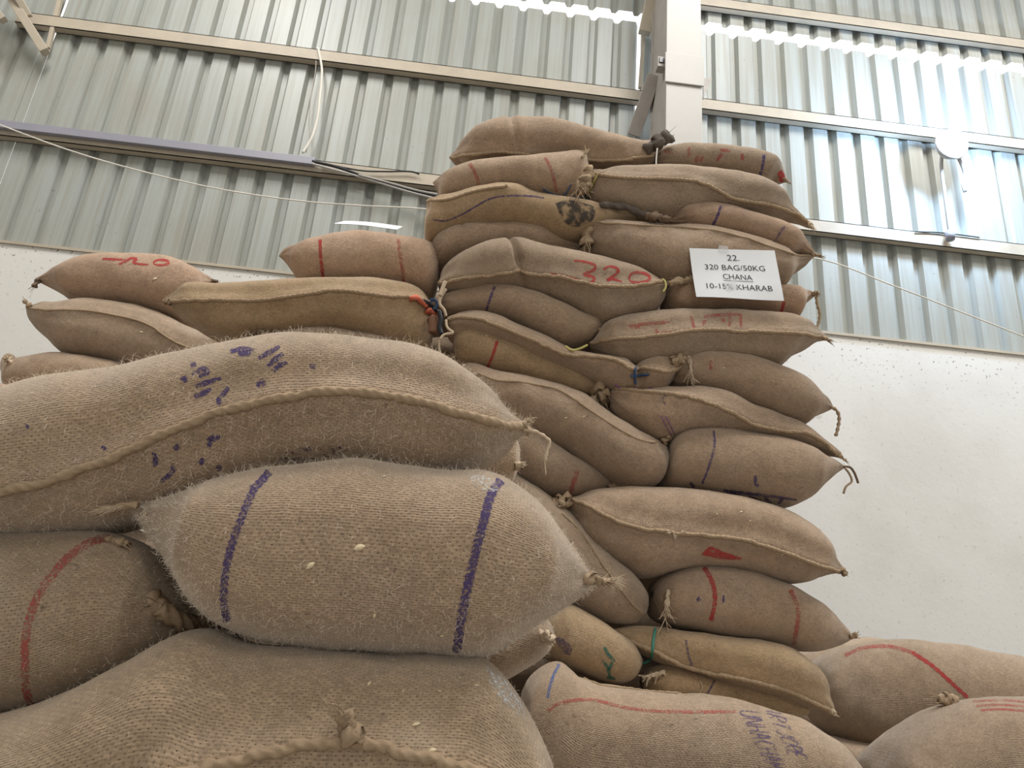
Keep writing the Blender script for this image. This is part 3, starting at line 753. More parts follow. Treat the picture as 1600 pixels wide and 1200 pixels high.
R5 = build_sack([(1036, 458), (1048, 442), (1075, 432), (1100, 434), (1150, 440), (1220, 443), (1260, 453), (1277, 459)],
                [(1036, 462), (1048, 482), (1080, 487), (1150, 488), (1200, 491), (1243, 494), (1260, 476), (1277, 460)], Yt-.02, 'p', 'sack half covered by the lower edge of the paper notice', GT, free=(0, .2))
R6 = build_sack([(921, 541), (930, 515), (947, 499), (985, 491), (1040, 486), (1100, 482), (1160, 483), (1220, 490), (1245, 496), (1270, 510), (1292, 528)],
                [(921, 543), (940, 555), (985, 570), (1040, 570), (1080, 561), (1130, 562), (1190, 567), (1215, 569), (1252, 554), (1275, 540), (1292, 529)], Yt-.04, 'g',
                'straight sack with faded red painted letters above its seam', GT, seam=[(922, 537), (950, 531), (980, 528), (1030, 525), (1080, 517), (1140, 517), (1200, 520), (1250, 521), (1290, 528)], free=(0, .25), ns=120, nr=56)
R7 = build_sack([(1042, 580), (1055, 560), (1076, 552), (1100, 548), (1150, 553), (1200, 570), (1240, 588), (1268, 608), (1288, 624), (1303, 637)],
                [(1042, 590), (1052, 603), (1080, 607), (1130, 622), (1155, 632), (1200, 647), (1245, 657), (1262, 659), (1285, 649), (1303, 638)], Yt-.02, 'b',
                'smooth seamless sack with a string tail hanging from its pointed end', GT, free=(0, .2))
R8 = build_sack([(948, 612), (965, 606), (1000, 607), (1043, 606), (1090, 605), (1130, 614), (1170, 632), (1220, 648), (1260, 664), (1290, 689), (1316, 713)],
                [(948, 620), (958, 642), (975, 661), (1005, 680), (1030, 689), (1050, 684), (1080, 677), (1130, 678), (1180, 684), (1230, 693), (1270, 704), (1300, 716), (1316, 715)], Yt-.04, 'b',
                'sack with a gathered knot at one end and a seam dipping to its tip', GT, seam=[(962, 608), (990, 612), (1040, 616), (1080, 622), (1120, 635), (1150, 648), (1180, 664), (1220, 672), (1260, 677), (1285, 691), (1313, 712)], free=(0, .15))
R9 = build_sack([(1041, 712), (1043, 690), (1065, 674), (1110, 671), (1160, 674), (1210, 684), (1250, 698), (1290, 715), (1322, 729)],
                [(1041, 716), (1036, 742), (1045, 762), (1080, 766), (1130, 775), (1160, 781), (1220, 792), (1255, 780), (1285, 760), (1305, 743), (1322, 730)], Yt-.03, 'b',
                'plump sack with a thin purple stripe and dark stamped print on its underside', GT, free=(0, .25))
R10 = build_sack([(884, 795), (892, 779), (925, 767), (960, 764), (1020, 762), (1080, 765), (1130, 772), (1180, 782), (1225, 797), (1260, 820), (1288, 850), (1310, 878), (1322, 894)],
                 [(884, 797), (898, 815), (912, 845), (942, 868), (970, 884), (990, 897), (1020, 901), (1045, 896), (1090, 886), (1140, 888), (1180, 897), (1225, 908), (1250, 912), (1290, 903), (1322, 895)], Yt-.07, 'b',
                 'large sack with a rope seam across it and a dark red paint blotch', GT, seam=[(887, 783), (905, 784), (930, 797), (960, 813), (1000, 825), (1025, 830), (1065, 834), (1120, 838), (1180, 848), (1227, 863), (1277, 882), (1319, 894)], free=(0, .2), ns=110, nr=56, seam_r=.0062)
R11 = build_sack([(1018, 925), (1030, 904), (1060, 888), (1100, 883), (1150, 889), (1194, 900), (1231, 914), (1262, 934), (1287, 954), (1312, 977), (1334, 996)],
                 [(1018, 932), (1030, 967), (1060, 982), (1100, 990), (1150, 998), (1187, 1003), (1225, 1012), (1250, 1018), (1275, 1018), (1306, 1009), (1334, 997)], Yt-.03, 'b',
                 'sack with two red stripes below the sack with the red blotch', GT, free=(0, .2))
R12 = build_sack([(955, 984), (975, 976), (1000, 975), (1050, 982), (1100, 988), (1150, 997), (1187, 1002), (1225, 1010), (1256, 1028), (1275, 1045), (1290, 1070), (1303, 1108)],
                 [(955, 986), (985, 1014), (1025, 1034), (1060, 1046), (1100, 1060), (1160, 1074), (1225, 1092), (1270, 1108), (1303, 1114)], Yt-.07, 't',
                 'tan sack with a thick low seam near the foot of the tall stack', GT, seam=[(962, 990), (1020, 1015), (1050, 1030), (1075, 1041), (1112, 1050), (1162, 1060), (1225, 1076), (1262, 1092), (1300, 1110)], free=(0, .1))
R13 = build_sack([(1002, 1066), (1015, 1048), (1045, 1040), (1100, 1050), (1160, 1068), (1220, 1084), (1262, 1104)],
                 [(1002, 1075), (1030, 1095), (1100, 1108), (1160, 1116), (1220, 1122), (1262, 1116)], Yt-.05, 't', 'slim tan sack squeezed in above the sack with stamped letters', GT)
Bs = build_sack([(816, 1110), (824, 1068), (848, 1042), (873, 1033), (892, 1047), (912, 1061), (940, 1070), (1000, 1077), (1075, 1084), (1110, 1085), (1150, 1091), (1190, 1101), (1244, 1117), (1277, 1139), (1307, 1161), (1335, 1199), (1347, 1235)],
                [(816, 1125), (820, 1190), (845, 1262), (950, 1290), (1100, 1300), (1250, 1295), (1325, 1275), (1347, 1245)], 2.22, 'g',
                'broad pale sack stamped with purple letters at the foot of the tall stack', GT, bf=.16, seam=[(912, 1061), (940, 1070.5), (1000, 1078), (1075, 1086)], seam_r=.003, crease=[(.05, .012, .10)], ns=120, nr=64)
# low stack beside it
LB7 = build_sack([(436, 399), (450, 386), (490, 373), (540, 365), (570, 363), (620, 371), (655, 377), (678, 382), (686, 392)],
                 [(436, 401), (446, 411), (455, 425), (468, 441), (530, 443), (590, 445), (640, 450), (668, 455), (682, 425), (686, 394)], 2.45, 'p',
                 'pinkish sack with two red stripes and a white sheet on top', GL, free=(.25, .0))
LB5 = build_sack([(257, 470), (275, 457), (300, 447), (330, 441), (370, 443), (420, 444), (470, 441), (530, 438), (590, 440), (630, 445), (655, 455), (672, 472)],
                 [(257, 472), (270, 490), (295, 512), (322, 528), (365, 534), (420, 530), (450, 522), (500, 516), (560, 520), (620, 537), (655, 548), (672, 522), (675, 480)], 2.40, 't',
                 'long golden tan sack with a rope seam under the pinkish sack', GL, seam=[(260, 470), (300, 470), (350, 470), (400, 471), (445, 466), (500, 457), (540, 456), (590, 462), (645, 467), (668, 473)], free=(.3, 0), ns=110, nr=56)
LB6 = build_sack([(392, 548), (425, 523), (480, 512), (520, 512), (580, 522), (625, 535), (665, 560)],
                 [(392, 556), (420, 580), (500, 596), (600, 598), (665, 570)], 2.44, 'g', 'sack just showing between the golden tan sack and the near stack', GL)
LB1 = build_sack([(54, 436), (85, 424), (115, 412), (150, 404), (200, 400), (255, 401), (285, 410), (315, 425), (338, 439)],
                 [(54, 438), (75, 449), (95, 462), (112, 472), (160, 475), (210, 478), (260, 492), (285, 499), (320, 482), (338, 441)], 2.95, 'p',
                 'sack with red painted digits on top at the end of the low stack', GL, free=(.3, .1), ns=110, nr=56)
LB2 = build_sack([(40, 476), (52, 480), (75, 477), (110, 472), (160, 470), (215, 479), (262, 493), (300, 511), (350, 527), (400, 535), (440, 545)],
                 [(40, 480), (52, 508), (65, 525), (83, 543), (102, 554), (145, 559), (192, 569), (230, 582), (300, 592), (400, 588), (440, 560)], 2.92, 'g',
                 'sack with a curving stitched line below the sack with red digits', GL, seam=[(44, 481), (75, 485), (130, 485), (180, 493), (215, 501), (240, 512), (265, 530), (295, 543), (330, 547), (380, 550)], seam_r=.0042, free=(.25, 0))
LB3 = build_sack([(5, 568), (20, 563), (62, 561), (95, 555), (140, 558), (190, 569), (230, 584), (270, 606)],
                 [(5, 575), (12, 598), (30, 620), (100, 632), (200, 634), (270, 620)], 2.92, 'b', 'sack with a hooked pale ear low in the far low stack', GL, free=(.15, 0))
LB4 = build_sack([(-120, 620), (-60, 603), (0, 601), (30, 606), (60, 618), (90, 640)], [(-120, 630), (-60, 660), (0, 670), (60, 665), (90, 648)], 2.6, 'p', 'pale sack whose rounded top peeps over the near stack', GL)
# near stack
F1 = build_sack([(-115, 690), (-80, 650), (-30, 632), (30, 615), (110, 597), (210, 577), (300, 558), (390, 538), (450, 529), (490, 527), (550, 530), (615, 537), (660, 547), (700, 562), (750, 590), (785, 625), (807, 650), (828, 671)],
                [(-115, 700), (-80, 815), (0, 832), (100, 830), (200, 819), (300, 785), (400, 752), (480, 737), (560, 731), (640, 740), (700, 742), (750, 738), (790, 713), (828, 673)], 1.42, 'f',
                'huge coarse sack with purple ink print, on top of the near stack', GF, bf=.15, bb=.26, seam=[(-100, 800), (0, 768), (60, 755), (115, 737), (175, 716), (232, 690), (315, 654), (382, 636), (450, 620), (540, 613), (600, 619), (650, 627), (700, 642), (750, 655), (800, 669), (824, 673)],
                seam_r=.0080, free=(0, .2), ns=170, nr=84, lump=.006)
F2 = build_sack([(203, 788), (240, 784), (290, 770), (340, 755), (400, 736), (460, 728), (560, 722), (640, 731), (700, 738), (747, 737), (775, 744), (802, 760), (840, 790), (868, 825), (893, 860), (915, 889), (930, 906)],
                [(203, 790), (225, 825), (255, 865), (288, 910), (308, 942), (345, 977), (400, 1000), (470, 1010), (556, 1017), (650, 1023), (712, 1027), (765, 1022), (819, 991), (869, 960), (900, 938), (930, 909)], 1.38, 'f',
                'coarse sack with two purple stripes and frayed corners in the near stack', GF, bf=.16, bb=.26, free=(.2, .25), ns=170, nr=84, lump=.005)
F3 = build_sack([(-170, 900), (-120, 850), (0, 832), (60, 831), (150, 832), (200, 838), (240, 855), (265, 885), (290, 928), (302, 962)],
                [(-170, 950), (-120, 1090), (0, 1118), (90, 1105), (171, 1067), (225, 1040), (270, 1008), (296, 985), (303, 966)], 1.46, 'd',
                'dusky sack with one broad red stripe and a knotted corner in the near stack', GF, bf=.15, bb=.26, ns=150, nr=76, lump=.006)
F4 = build_sack([(-200, 1180), (-120, 1128), (0, 1108), (120, 1070), (220, 1020), (290, 983), (340, 980), (400, 1000), (556, 1013), (700, 1021), (752, 1027), (781, 1046), (806, 1074), (831, 1111), (850, 1150), (865, 1197), (870, 1250)],
                [(-200, 1200), (-120, 1330), (0, 1385), (200, 1400), (400, 1405), (700, 1390), (830, 1340), (868, 1270)], 1.38, 'd',
                'broad dusty sack speckled with chaff at the bottom of the near stack', GF, bf=.17, bb=.26, seam=[(250, 1215), (340, 1196), (400, 1181), (462, 1167), (540, 1161), (587, 1166), (650, 1181), (712, 1194), (760, 1206)], seam_r=.0085, ns=170, nr=84, lump=.006)
F5 = build_sack([(560, 715), (650, 700), (740, 690), (790, 680), (806, 690), (812, 715)], [(560, 740), (650, 760), (740, 765), (790, 757), (806, 745), (812, 722)], 1.78, 'f', 'pale sack end peeping out behind the purple-printed sack', GF, bf=.10, bb=.2, free=(0, .15))
F6 = build_sack([(560, 1000), (700, 985), (800, 975), (840, 962), (858, 972), (866, 990)], [(560, 1060), (700, 1075), (780, 1066), (830, 1040), (856, 1020), (866, 996)], 1.72, 'f', 'pale crumpled sack corner peeping out behind the purple-striped near sack', GF, bf=.10, bb=.2, free=(0, .2))
# by the white wall
RB0 = build_sack([(1215, 1040), (1240, 1022), (1270, 1010), (1310, 1001), (1370, 996), (1420, 1003), (1450, 1016)], [(1215, 1050), (1250, 1075), (1310, 1085), (1380, 1080), (1450, 1030)], 3.66, 'g', 'pale grey sack behind the mound of sacks by the white wall', GR)
RB1 = build_sack([(1274, 1075), (1278, 1046), (1290, 1029), (1315, 1015), (1350, 1006), (1400, 1000), (1450, 1000), (1500, 1008), (1550, 1018), (1600, 1028), (1690, 1060)],
                 [(1274, 1082), (1285, 1130), (1330, 1166), (1400, 1185), (1500, 1192), (1600, 1190), (1690, 1100)], 3.16, 'g', 'dark grey sack with a slanting red stripe by the white wall', GR, bf=.16)
RB2 = build_sack([(1368, 1215), (1385, 1180), (1402, 1155), (1444, 1125), (1487, 1101), (1540, 1089), (1600, 1087), (1680, 1100), (1740, 1150)],
                 [(1368, 1225), (1395, 1290), (1500, 1310), (1650, 1310), (1740, 1170)], 2.60, 'g', 'grey sack with red banding heaped in front of the red-striped one by the wall', GR, bf=.17)
# ------------------------------------------------------------------ stripes, print, seams, ties
ribbon(T2, 'stripe', [(733, 255), (741, 267), (747, 284), (748, 297)], 5.5, M_redf)
ribbon(T2, 'stripe', [(852, 246), (861, 264), (866, 282), (870, 300)], 5, M_redf)
ribbon(T3, 'stitched_line', [(676, 343), (697, 345), (722, 335), (741, 324), (765, 311), (791, 306), (825, 306), (850, 309)], 2.6, M_pur)
blot(T3, 'soot_patch', [(868, 318), (885, 312), (915, 318), (930, 326), (925, 345), (900, 355), (880, 345)], M_soot)
thread(T3, 'twisted_end', [(940, 320), (962, 322), (980, 324), (1000, 333), (1018, 338), (1035, 342)], .012, M_sooty, twist=120, lob=2, amp=.18, sides=12)
tuft(T3, 'tied_corner', (1012, 337), (1052, 345), M_ropeD, .018, .010, 24, .5, dy=-.09)
marks(T5, 'painted_digit', [[[(897, 407), (915, 409), (930, 415), (926, 423), (912, 429), (928, 433), (924, 441), (908, 440)], [(860, 428), (885, 433), (905, 438)]],
      [[(943, 421), (953, 416), (966, 421), (962, 429), (948, 438), (957, 436), (972, 440)]],
      [(983, 434), (988, 427), (1003, 426), (1015, 432), (1011, 439), (996, 441), (985, 439), (983, 433)]], 4.6, M_red)
ribbon(T6, 'stripe', [(773, 447), (767, 463), (760, 485)], 4, M_pur)
ribbon(T8, 'stripe', [(777, 533), (770, 555), (762, 574)], 4.5, M_red)
ribbon(T10, 'stripe', [(903, 735), (897, 752), (891, 772)], 7, M_redf)
marks(T12, 'green_daubs', [[(944, 1011), (950, 1022), (961, 1034)], [(942, 1032), (950, 1045), (953, 1060)], [(948, 1058), (962, 1061)], [(925, 1057), (930, 1064)], [(957, 1034), (950, 1050)]], 5, M_grn)
blot(T12, 'ink_blot', [(866, 995), (880, 998), (893, 1012), (890, 1024), (876, 1016)], M_purf)
ribbon(R1, 'stripe', [(1194, 241), (1192, 258), (1187, 276)], 4.5, M_pur)
marks(R1, 'faded_print', [[(1038, 236), (1052, 240)], [(1077, 230), (1076, 246)], [(1090, 243), (1088, 254)], [(1125, 234), (1142, 236)], [(1128, 240), (1120, 252)], [(1160, 240), (1160, 250)], [(1098, 243), (1095, 253)]], 5, M_redf)
blot(R1, 'red_tip', [(1215, 270), (1222, 266), (1227, 280), (1219, 285)], M_red)
ribbon(R3, 'stripe', [(1127, 321), (1121, 338), (1112, 355)], 4.2, M_pur)
ribbon(R3, 'stripe', [(1226, 353), (1218, 365), (1210, 379)], 3.8, M_purf)
ribbon(R5, 'stripe', [(1225, 471), (1223, 480), (1220, 490)], 5, M_red)
marks(R6, 'painted_letters', [[(982, 509), (1010, 506), (1048, 503)], [(984, 511), (1000, 511)], [(1024, 514), (1030, 521), (1050, 518)], [(1079, 494), (1082, 503), (1085, 513)], [(1098, 495), (1125, 492), (1158, 491)], [(1140, 493), (1140, 510)], [(1157, 491), (1158, 512)], [(1102, 500), (1098, 508)], [(1128, 498), (1132, 503)]], 5, M_redf)
ribbon(R7, 'faded_mark', [(1110, 563), (1111, 572), (1110, 577)], 5, M_redf)
ribbon(R9, 'stripe', [(1115, 673), (1116.5, 695), (1109, 725), (1097, 757)], 3.6, M_pur)
marks(R9, 'stamped_print', [[(1130, 766), (1160, 770), (1200, 775), (1245, 781)], [(1135, 770), (1165, 777)], [(1170, 776), (1190, 784)], [(1180, 743), (1181, 758), (1186, 758)], [(1195, 778), (1205, 787)], [(1224, 778), (1216, 787)], [(1078, 754), (1085, 762)]], 5, M_pur)
blot(R10, 'paint_blotch', [(1095, 867), (1104, 858), (1112, 854), (1130, 862), (1160, 873), (1130, 874)], M_red)
ribbon(R11, 'stripe', [(1100, 886), (1111, 905), (1116, 922), (1117, 942), (1111, 970)], 7, M_red)
ribbon(R11, 'stripe', [(1235, 921), (1245, 945), (1247, 968), (1240, 1008)], 7, M_redf)
marks(R11, 'ink_specks', [[(1088, 936), (1096, 938)], [(1092, 932), (1090, 941)], [(1131, 930), (1130, 942)]], 3, M_pur)
ribbon(R12, 'stripe', [(1072, 1000), (1075, 1020), (1081, 1040)], 3.5, M_purf)
ribbon(R13, 'stripe', [(1117, 1062), (1111, 1074), (1105, 1084)], 3.5, M_purf)
ribbon(Bs, 'stripe', [(856, 1110), (875, 1099), (905, 1093), (935, 1095), (980, 1106), (1025, 1111), (1090, 1112), (1150, 1112)], 5, M_redf)
ribbon(Bs, 'stripe', [(874, 1037), (863, 1060), (855, 1090)], 4.5, M_blf)
ribbon(LB7, 'stripe', [(500, 374), (501, 402), (505, 434)], 5, M_red)
ribbon(LB7, 'stripe', [(622, 373), (626, 402), (631, 440)], 5, M_redf)
marks(LB1, 'painted_digits', [[(160, 404.5), (178, 405), (196, 406)], [(186, 413), (197, 408), (205, 403.5), (214, 405), (208, 410), (222, 413), (232, 413)], [(240, 409), (248, 406), (260, 407), (264, 411), (254, 414), (242, 413), (240, 409)]], 4, M_red)
ribbon(RB1, 'stripe', [(1425, 1019), (1445, 1032), (1465, 1047), (1512, 1090)], 6, M_red)
ribbon(RB1, 'stripe', [(1320, 1024), (1350, 1012), (1390, 1010), (1425, 1019)], 6, M_redf)
for k_, yy_ in enumerate((1096, 1103, 1110)):
    ribbon(RB2, 'stripe', [(1520+6*k_, yy_), (1560, yy_-2), (1600, yy_+1), (1660, yy_+10)], 3.5, M_redf)
# near stack print and stripes
ribbon(F2, 'stripe', [(421, 737), (405, 755), (396, 765), (378, 808), (360, 858), (351, 903), (350, 945), (355, 972)], 12, M_pur)
ribbon(F2, 'stripe', [(783, 750), (767, 774), (752, 829), (736, 892), (722, 961), (713, 1020)], 14, M_pur)
ribbon(F3, 'stripe', [(178, 837), (140, 848), (107, 870), (75, 907), (52, 948), (40, 1000), (40, 1070), (48, 1102)], 13, M_redf)
marks(F1, 'ink_print', [[(360, 549), (380, 545), (398, 547)], [(372, 553), (392, 551)], [(404, 560), (425, 548), (437, 541)], [(418, 572), (432, 560), (442, 552)], [(425, 580), (438, 570), (449, 566)], [(402, 604), (410, 594), (412, 603)],
      [(283, 594), (288, 590), (290, 598)], [(298, 572), (306, 568)], [(300, 585), (318, 576), (324, 582), (310, 588)], [(305, 604), (325, 597), (345, 591)], [(303, 620), (318, 614), (330, 608)], [(345, 620), (358, 605)], [(342, 632), (342, 620)],
      [(484, 570), (492, 574)], [(320, 650), (328, 640)], [(325, 690), (335, 680)]], 8, M_pur)
marks(F1, 'ink_smears', [[(240, 705), (243, 718), (242, 730)], [(250, 752), (262, 745), (270, 735), (269, 724)], [(272, 702), (280, 696)], [(312, 726), (318, 716)], [(326, 698), (331, 688), (345, 682)], [(160, 702), (164, 697)], [(40, 667), (44, 665)], [(338, 734), (345, 728)]], 8, M_pur)
blot(F1, 'faint_ink_blot', [(430, 712), (470, 700), (530, 697), (545, 708), (500, 716), (450, 722)], paint('faint_ink_blot', (0.12, 0.09, 0.13), .26, 90))  # faint purple ink blot low on the sack
blot(F2, 'pale_patch', [(735, 745), (752, 742), (772, 752), (778, 768), (755, 765), (738, 757)], M_pale)  # broken pale patch by the sack's upper right edge
blot(F4, 'pale_patch', [(758, 1040), (775, 1048), (805, 1082), (822, 1118), (800, 1110), (770, 1075)], M_pale)  # pale patch running along the sack's right edge

# stamped letters on the broad sack at the foot: strokes in a small letter grid, drawn along the print's slant
GLY = {'U': [[(0, 1), (0, .2), (.5, 0), (1, .2), (1, 1)]], 'N': [[(0, 0), (0, 1), (1, 0), (1, 1)]], 'H': [[(0, 0), (0, 1)], [(1, 0), (1, 1)], [(0, .5), (1, .5)]], 'A': [[(0, 0), (.5, 1), (1, 0)], [(.2, .4), (.8, .4)]],
       'C': [[(1, .85), (.5, 1), (0, .5), (.5, 0), (1, .15)]], 'J': [[(1, 1), (1, .2), (.5, 0), (0, .25)]], 'M': [[(0, 0), (0, 1), (.5, .4), (1, 1), (1, 0)]], 'T': [[(.5, 0), (.5, 1)], [(0, 1), (1, 1)]],
       'E': [[(1, 1), (0, 1), (0, 0), (1, 0)], [(0, .5), (.8, .5)]], 'R': [[(0, 0), (0, 1), (.9, .9), (.9, .6), (0, .5), (1, 0)]], 'D': [[(0, 0), (0, 1), (.7, .9), (1, .5), (.7, .1), (0, 0)]], 'I': [[(.5, 0), (.5, 1)]]}
def stamp(text, o_, along, up, wd):
    out = []
    for i, ch in enumerate(text):
        out.append([])
        for st in GLY[ch]:
            out[-1].append([(o_[0]+along[0]*(i+x*.68)+up[0]*y, o_[1]+along[1]*(i+x*.68)+up[1]*y) for x, y in st])
    return out
marks(Bs, 'stamped_letters', stamp('UNHACHAM', (1155, 1110), (5.6, 11.6), (31, 3), 0), 2.6, M_purf)
marks(Bs, 'stamped_letters', stamp('ARTJCRE', (1192, 1103), (6.2, 11.4), (28, 8), 0), 2.6, M_purf)

# gathered corners, tufts, tails and ties
tuft(T1, 'tied_corner', (1010, 232), (1050, 212), M_sooty, .022, .026, 6, .9)
tuft(R2, 'tied_corner', (920, 268), (906, 300), M_rope, .020, .024, 34, 1.2, fr=.0024, dy=-.10)
thread(R2, 'cord_loop', [(934, 272), (928, 284), (922, 296), (914, 311), (903, 317), (892, 312)], .0042, M_yel)
thread(T2, 'blue_string', [(848, 295), (862, 303), (880, 307), (907, 309), (930, 309), (943, 298)], .0028, M_blu, dy=-.15)
thread(T2, 'blue_string', [(893, 286), (888, 297), (881, 306)], .003, M_blu, dy=-.15)
thread(T1, 'string', [(1027, 232), (1025.5, 248), (1025, 268)], .0028, M_cord, dy=-.13, on=False)
tuft(T2, 'frayed_tip', (910, 246), (918, 233), M_fray, .006, .005, 18, 1.0)
tuft(R4, 'gathered_end', (921, 346), (915, 388), M_rope, .016, .022, 22, .7, fr=.0022)
tuft(R3, 'curled_tip', (1064, 322), (1058, 330), M_rope, .008, .006, 6, .8)
tuft(R2, 'corner_tail', (1264, 350), (1272, 358), M_fray, .008, .005, 14, .9)
tuft(R3, 'corner_tail', (1270, 397), (1287, 401), M_rope, .007, .004, 14, .7)
tuft(R1, 'corner_tail', (1226, 280), (1233, 286), M_rope, .007, .004, 8, .7)
tuft(R5, 'gathered_end', (1082, 436), (1040, 444), M_rope, .012, .012, 10, .6)
thread(R5, 'tie_cord', [(1034, 436), (1039, 440), (1040, 449), (1036, 456)], .004, M_yel, dy=-.14)
tuft(R5, 'corner_tail', (1270, 459), (1280, 458), M_rope, .009, .007, 6, .6)
thread(R5, 'hanging_tail', [(1275, 460), (1277, 475), (1281, 490), (1278, 508), (1271, 514), (1262, 519)], .0052, M_rope, dy=-.03, on=False, twist=300, lob=2, amp=.25)
tuft(R6, 'corner_tail', (1284, 526), (1299, 534), M_rope, .008, .005, 16, .8)
tuft(T6, 'corner_knot', (938, 515), (948, 521), M_rope, .009, .008, 6, .8)
thread(T7, 'cord_tie', [(884, 541), (893, 547), (905, 545), (918, 539)], .0045, M_yel)
thread(T7, 'blue_tie', [(993, 574), (992, 586), (993, 600)], .0045, M_blu)
thread(T7, 'blue_tie', [(985, 588), (998, 587), (1014, 585)], .004, M_blu)
thread(T7, 'violet_thread', [(962, 602), (975, 609), (990, 607), (1005, 610), (1020, 607)], .003, M_vio)
tuft(T7, 'tied_corner', (1052, 566), (1076, 556), M_rope, .016, .012, 12, .7)
tuft(R7, 'frayed_corner', (1076, 556), (1082, 592), M_fray, .008, .004, 26, .45, fr=.0015)
thread(R7, 'hanging_tail', [(1298, 636), (1306, 640), (1311, 650), (1310, 665), (1306, 681)], .0055, M_rope, dy=-.03, on=False, twist=300, lob=2, amp=.25)
tuft(R8, 'gathered_knot', (936, 604), (938, 634), M_rope, .026, .032, 10, .6)
thread(R8, 'cord_tie', [(943, 598), (942, 604), (945, 610)], .005, M_yel)
tuft(R8, 'corner_tail', (1312, 712), (1324, 722), M_rope, .006, .003, 6, .5)
thread(R8, 'violet_thread', [(1033, 650), (1040, 664), (1049, 680)], .0016, M_vio)
thread(R8, 'violet_thread', [(1040, 650), (1047, 663), (1054, 678)], .0016, M_vio)
ribbon(R8, 'pen_mark', [(1040, 616), (1035, 625), (1041, 632)], 2, M_purf)
tuft(T9, 'corner_knot', (1034, 692), (1048, 680), M_rope, .012, .009, 8, .7)
thread(R9, 'hanging_tail', [(1318, 729), (1328, 730), (1334, 737), (1338, 746), (1341, 755)], .0042, M_ropeD, dy=-.02, on=False)
thread(R9, 'hanging_tail', [(1320, 731), (1327, 740), (1331, 752), (1322, 760), (1318, 771)], .0038, M_rope, dy=-.03, on=False)
tuft(T10, 'corner_tail', (952, 760), (974, 760), M_rope, .010, .007, 10, .6)
tuft(R10, 'tied_corner', (890, 782), (866, 787), M_rope, .020, .018, 10, .6)
tuft(R10, 'corner_tail', (1314, 892), (1323, 897), M_rope, .010, .008, 8, .5)
for q_ in ((1040, 826), (1050, 832), (1064, 826)):
    tuft(R10, 'frayed_stitch', q_, (q_[0]+6, q_[1]+7), M_fray, .003, .003, 9, .8, core=False, fr=.0016)
tuft(R11, 'frayed_corner', (1044, 922), (1041, 962), M_fray, .006, .008, 24, .6, fr=.0018)
tuft(R11, 'corner_tail', (1328, 995), (1342, 992), M_rope, .008, .006, 12, .8)
thread(R12, 'green_string', [(1024, 982), (1021, 1000), (1019, 1020), (1016, 1031), (1004, 1037)], .0042, M_grs, dy=-.16)
tuft(R13, 'frayed_corner', (1040, 1050), (1010, 1058), M_fray, .008, .006, 20, .8, fr=.0016)
thread(R13, 'string', [(1094, 1064), (1097, 1074), (1093, 1084)], .002, M_fray)
tuft(R12, 'corner_tail', (1298, 1108), (1306, 1118), M_fray, .008, .006, 10, .7)
tuft(LB1, 'corner_tail', (60, 436), (52, 450), M_ropeD, .010, .008, 6, .5)
tuft(LB1, 'corner_tail', (332, 439), (341, 441), M_ropeD, .008, .006, 4, .5)
tuft(LB2, 'corner_tail', (48, 479), (35, 468), M_rope, .010, .006, 6, .5)
tuft(LB3, 'hooked_ear', (14, 566), (10, 556), M_fray, .012, .010, 6, .6)
thread(LB3, 'hooked_ear', [(4, 575), (6, 562), (12, 555), (19, 557), (20, 563)], .009, M_fray, dy=-.03, on=False)
tuft(LB5, 'corner_tail', (264, 471), (257, 472), M_rope, .010, .008, 8, .6)
tuft(LB6, 'tied_corner', (430, 526), (398, 524), M_ropeD, .020, .016, 34, 1.1, fr=.0022)
# dark string and rag knot where the low stack meets the tall one
thread(LB5, 'string_knot', [(660, 470), (668, 474), (676, 480), (684, 486), (690, 492)], .009, M_blk, dy=-.14)
thread(LB5, 'string_knot', [(670, 474), (674, 468), (681, 470), (683, 478), (676, 484)], .0055, M_blu, dy=-.15)
thread(LB5, 'string_knot', [(686, 486), (689, 500), (687, 512), (690, 522)], .009, M_blk, dy=-.13)
thread(LB5, 'rag', [(640, 466), (652, 466), (660, 472), (666, 478)], .009, M_ora, dy=-.14, twist=150, lob=3, amp=.3)
thread(LB5, 'rag', [(668, 484), (674, 490), (678, 494), (682, 488)], .012, M_ora, dy=-.13, twist=150, lob=3, amp=.3)
thread(LB5, 'rag', [(676, 496), (678, 508), (678, 520)], .020, M_brn, dy=-.11, twist=60, lob=3, amp=.2)
thread(T6, 'frayed_string', [(697, 452), (690, 462), (687, 475), (694, 484), (697, 494)], .0055, M_fray, dy=-.13, on=False)
thread(T5, 'frayed_string', [(696, 440), (691, 452), (688, 462)], .007, M_fray, dy=-.13, on=False)
thread(T7, 'loose_string', [(697, 500), (698, 510), (703, 516), (708, 520), (694, 523), (688, 530)], .0045, M_fray, dy=-.14, on=False)
thread(T8, 'loose_string', [(685, 532), (686, 542), (688, 556)], .0045, M_fray, dy=-.12, on=False)
tuft(T8, 'frayed_corner', (712, 560), (706, 553), M_rope, .007, .004, 10, .6)
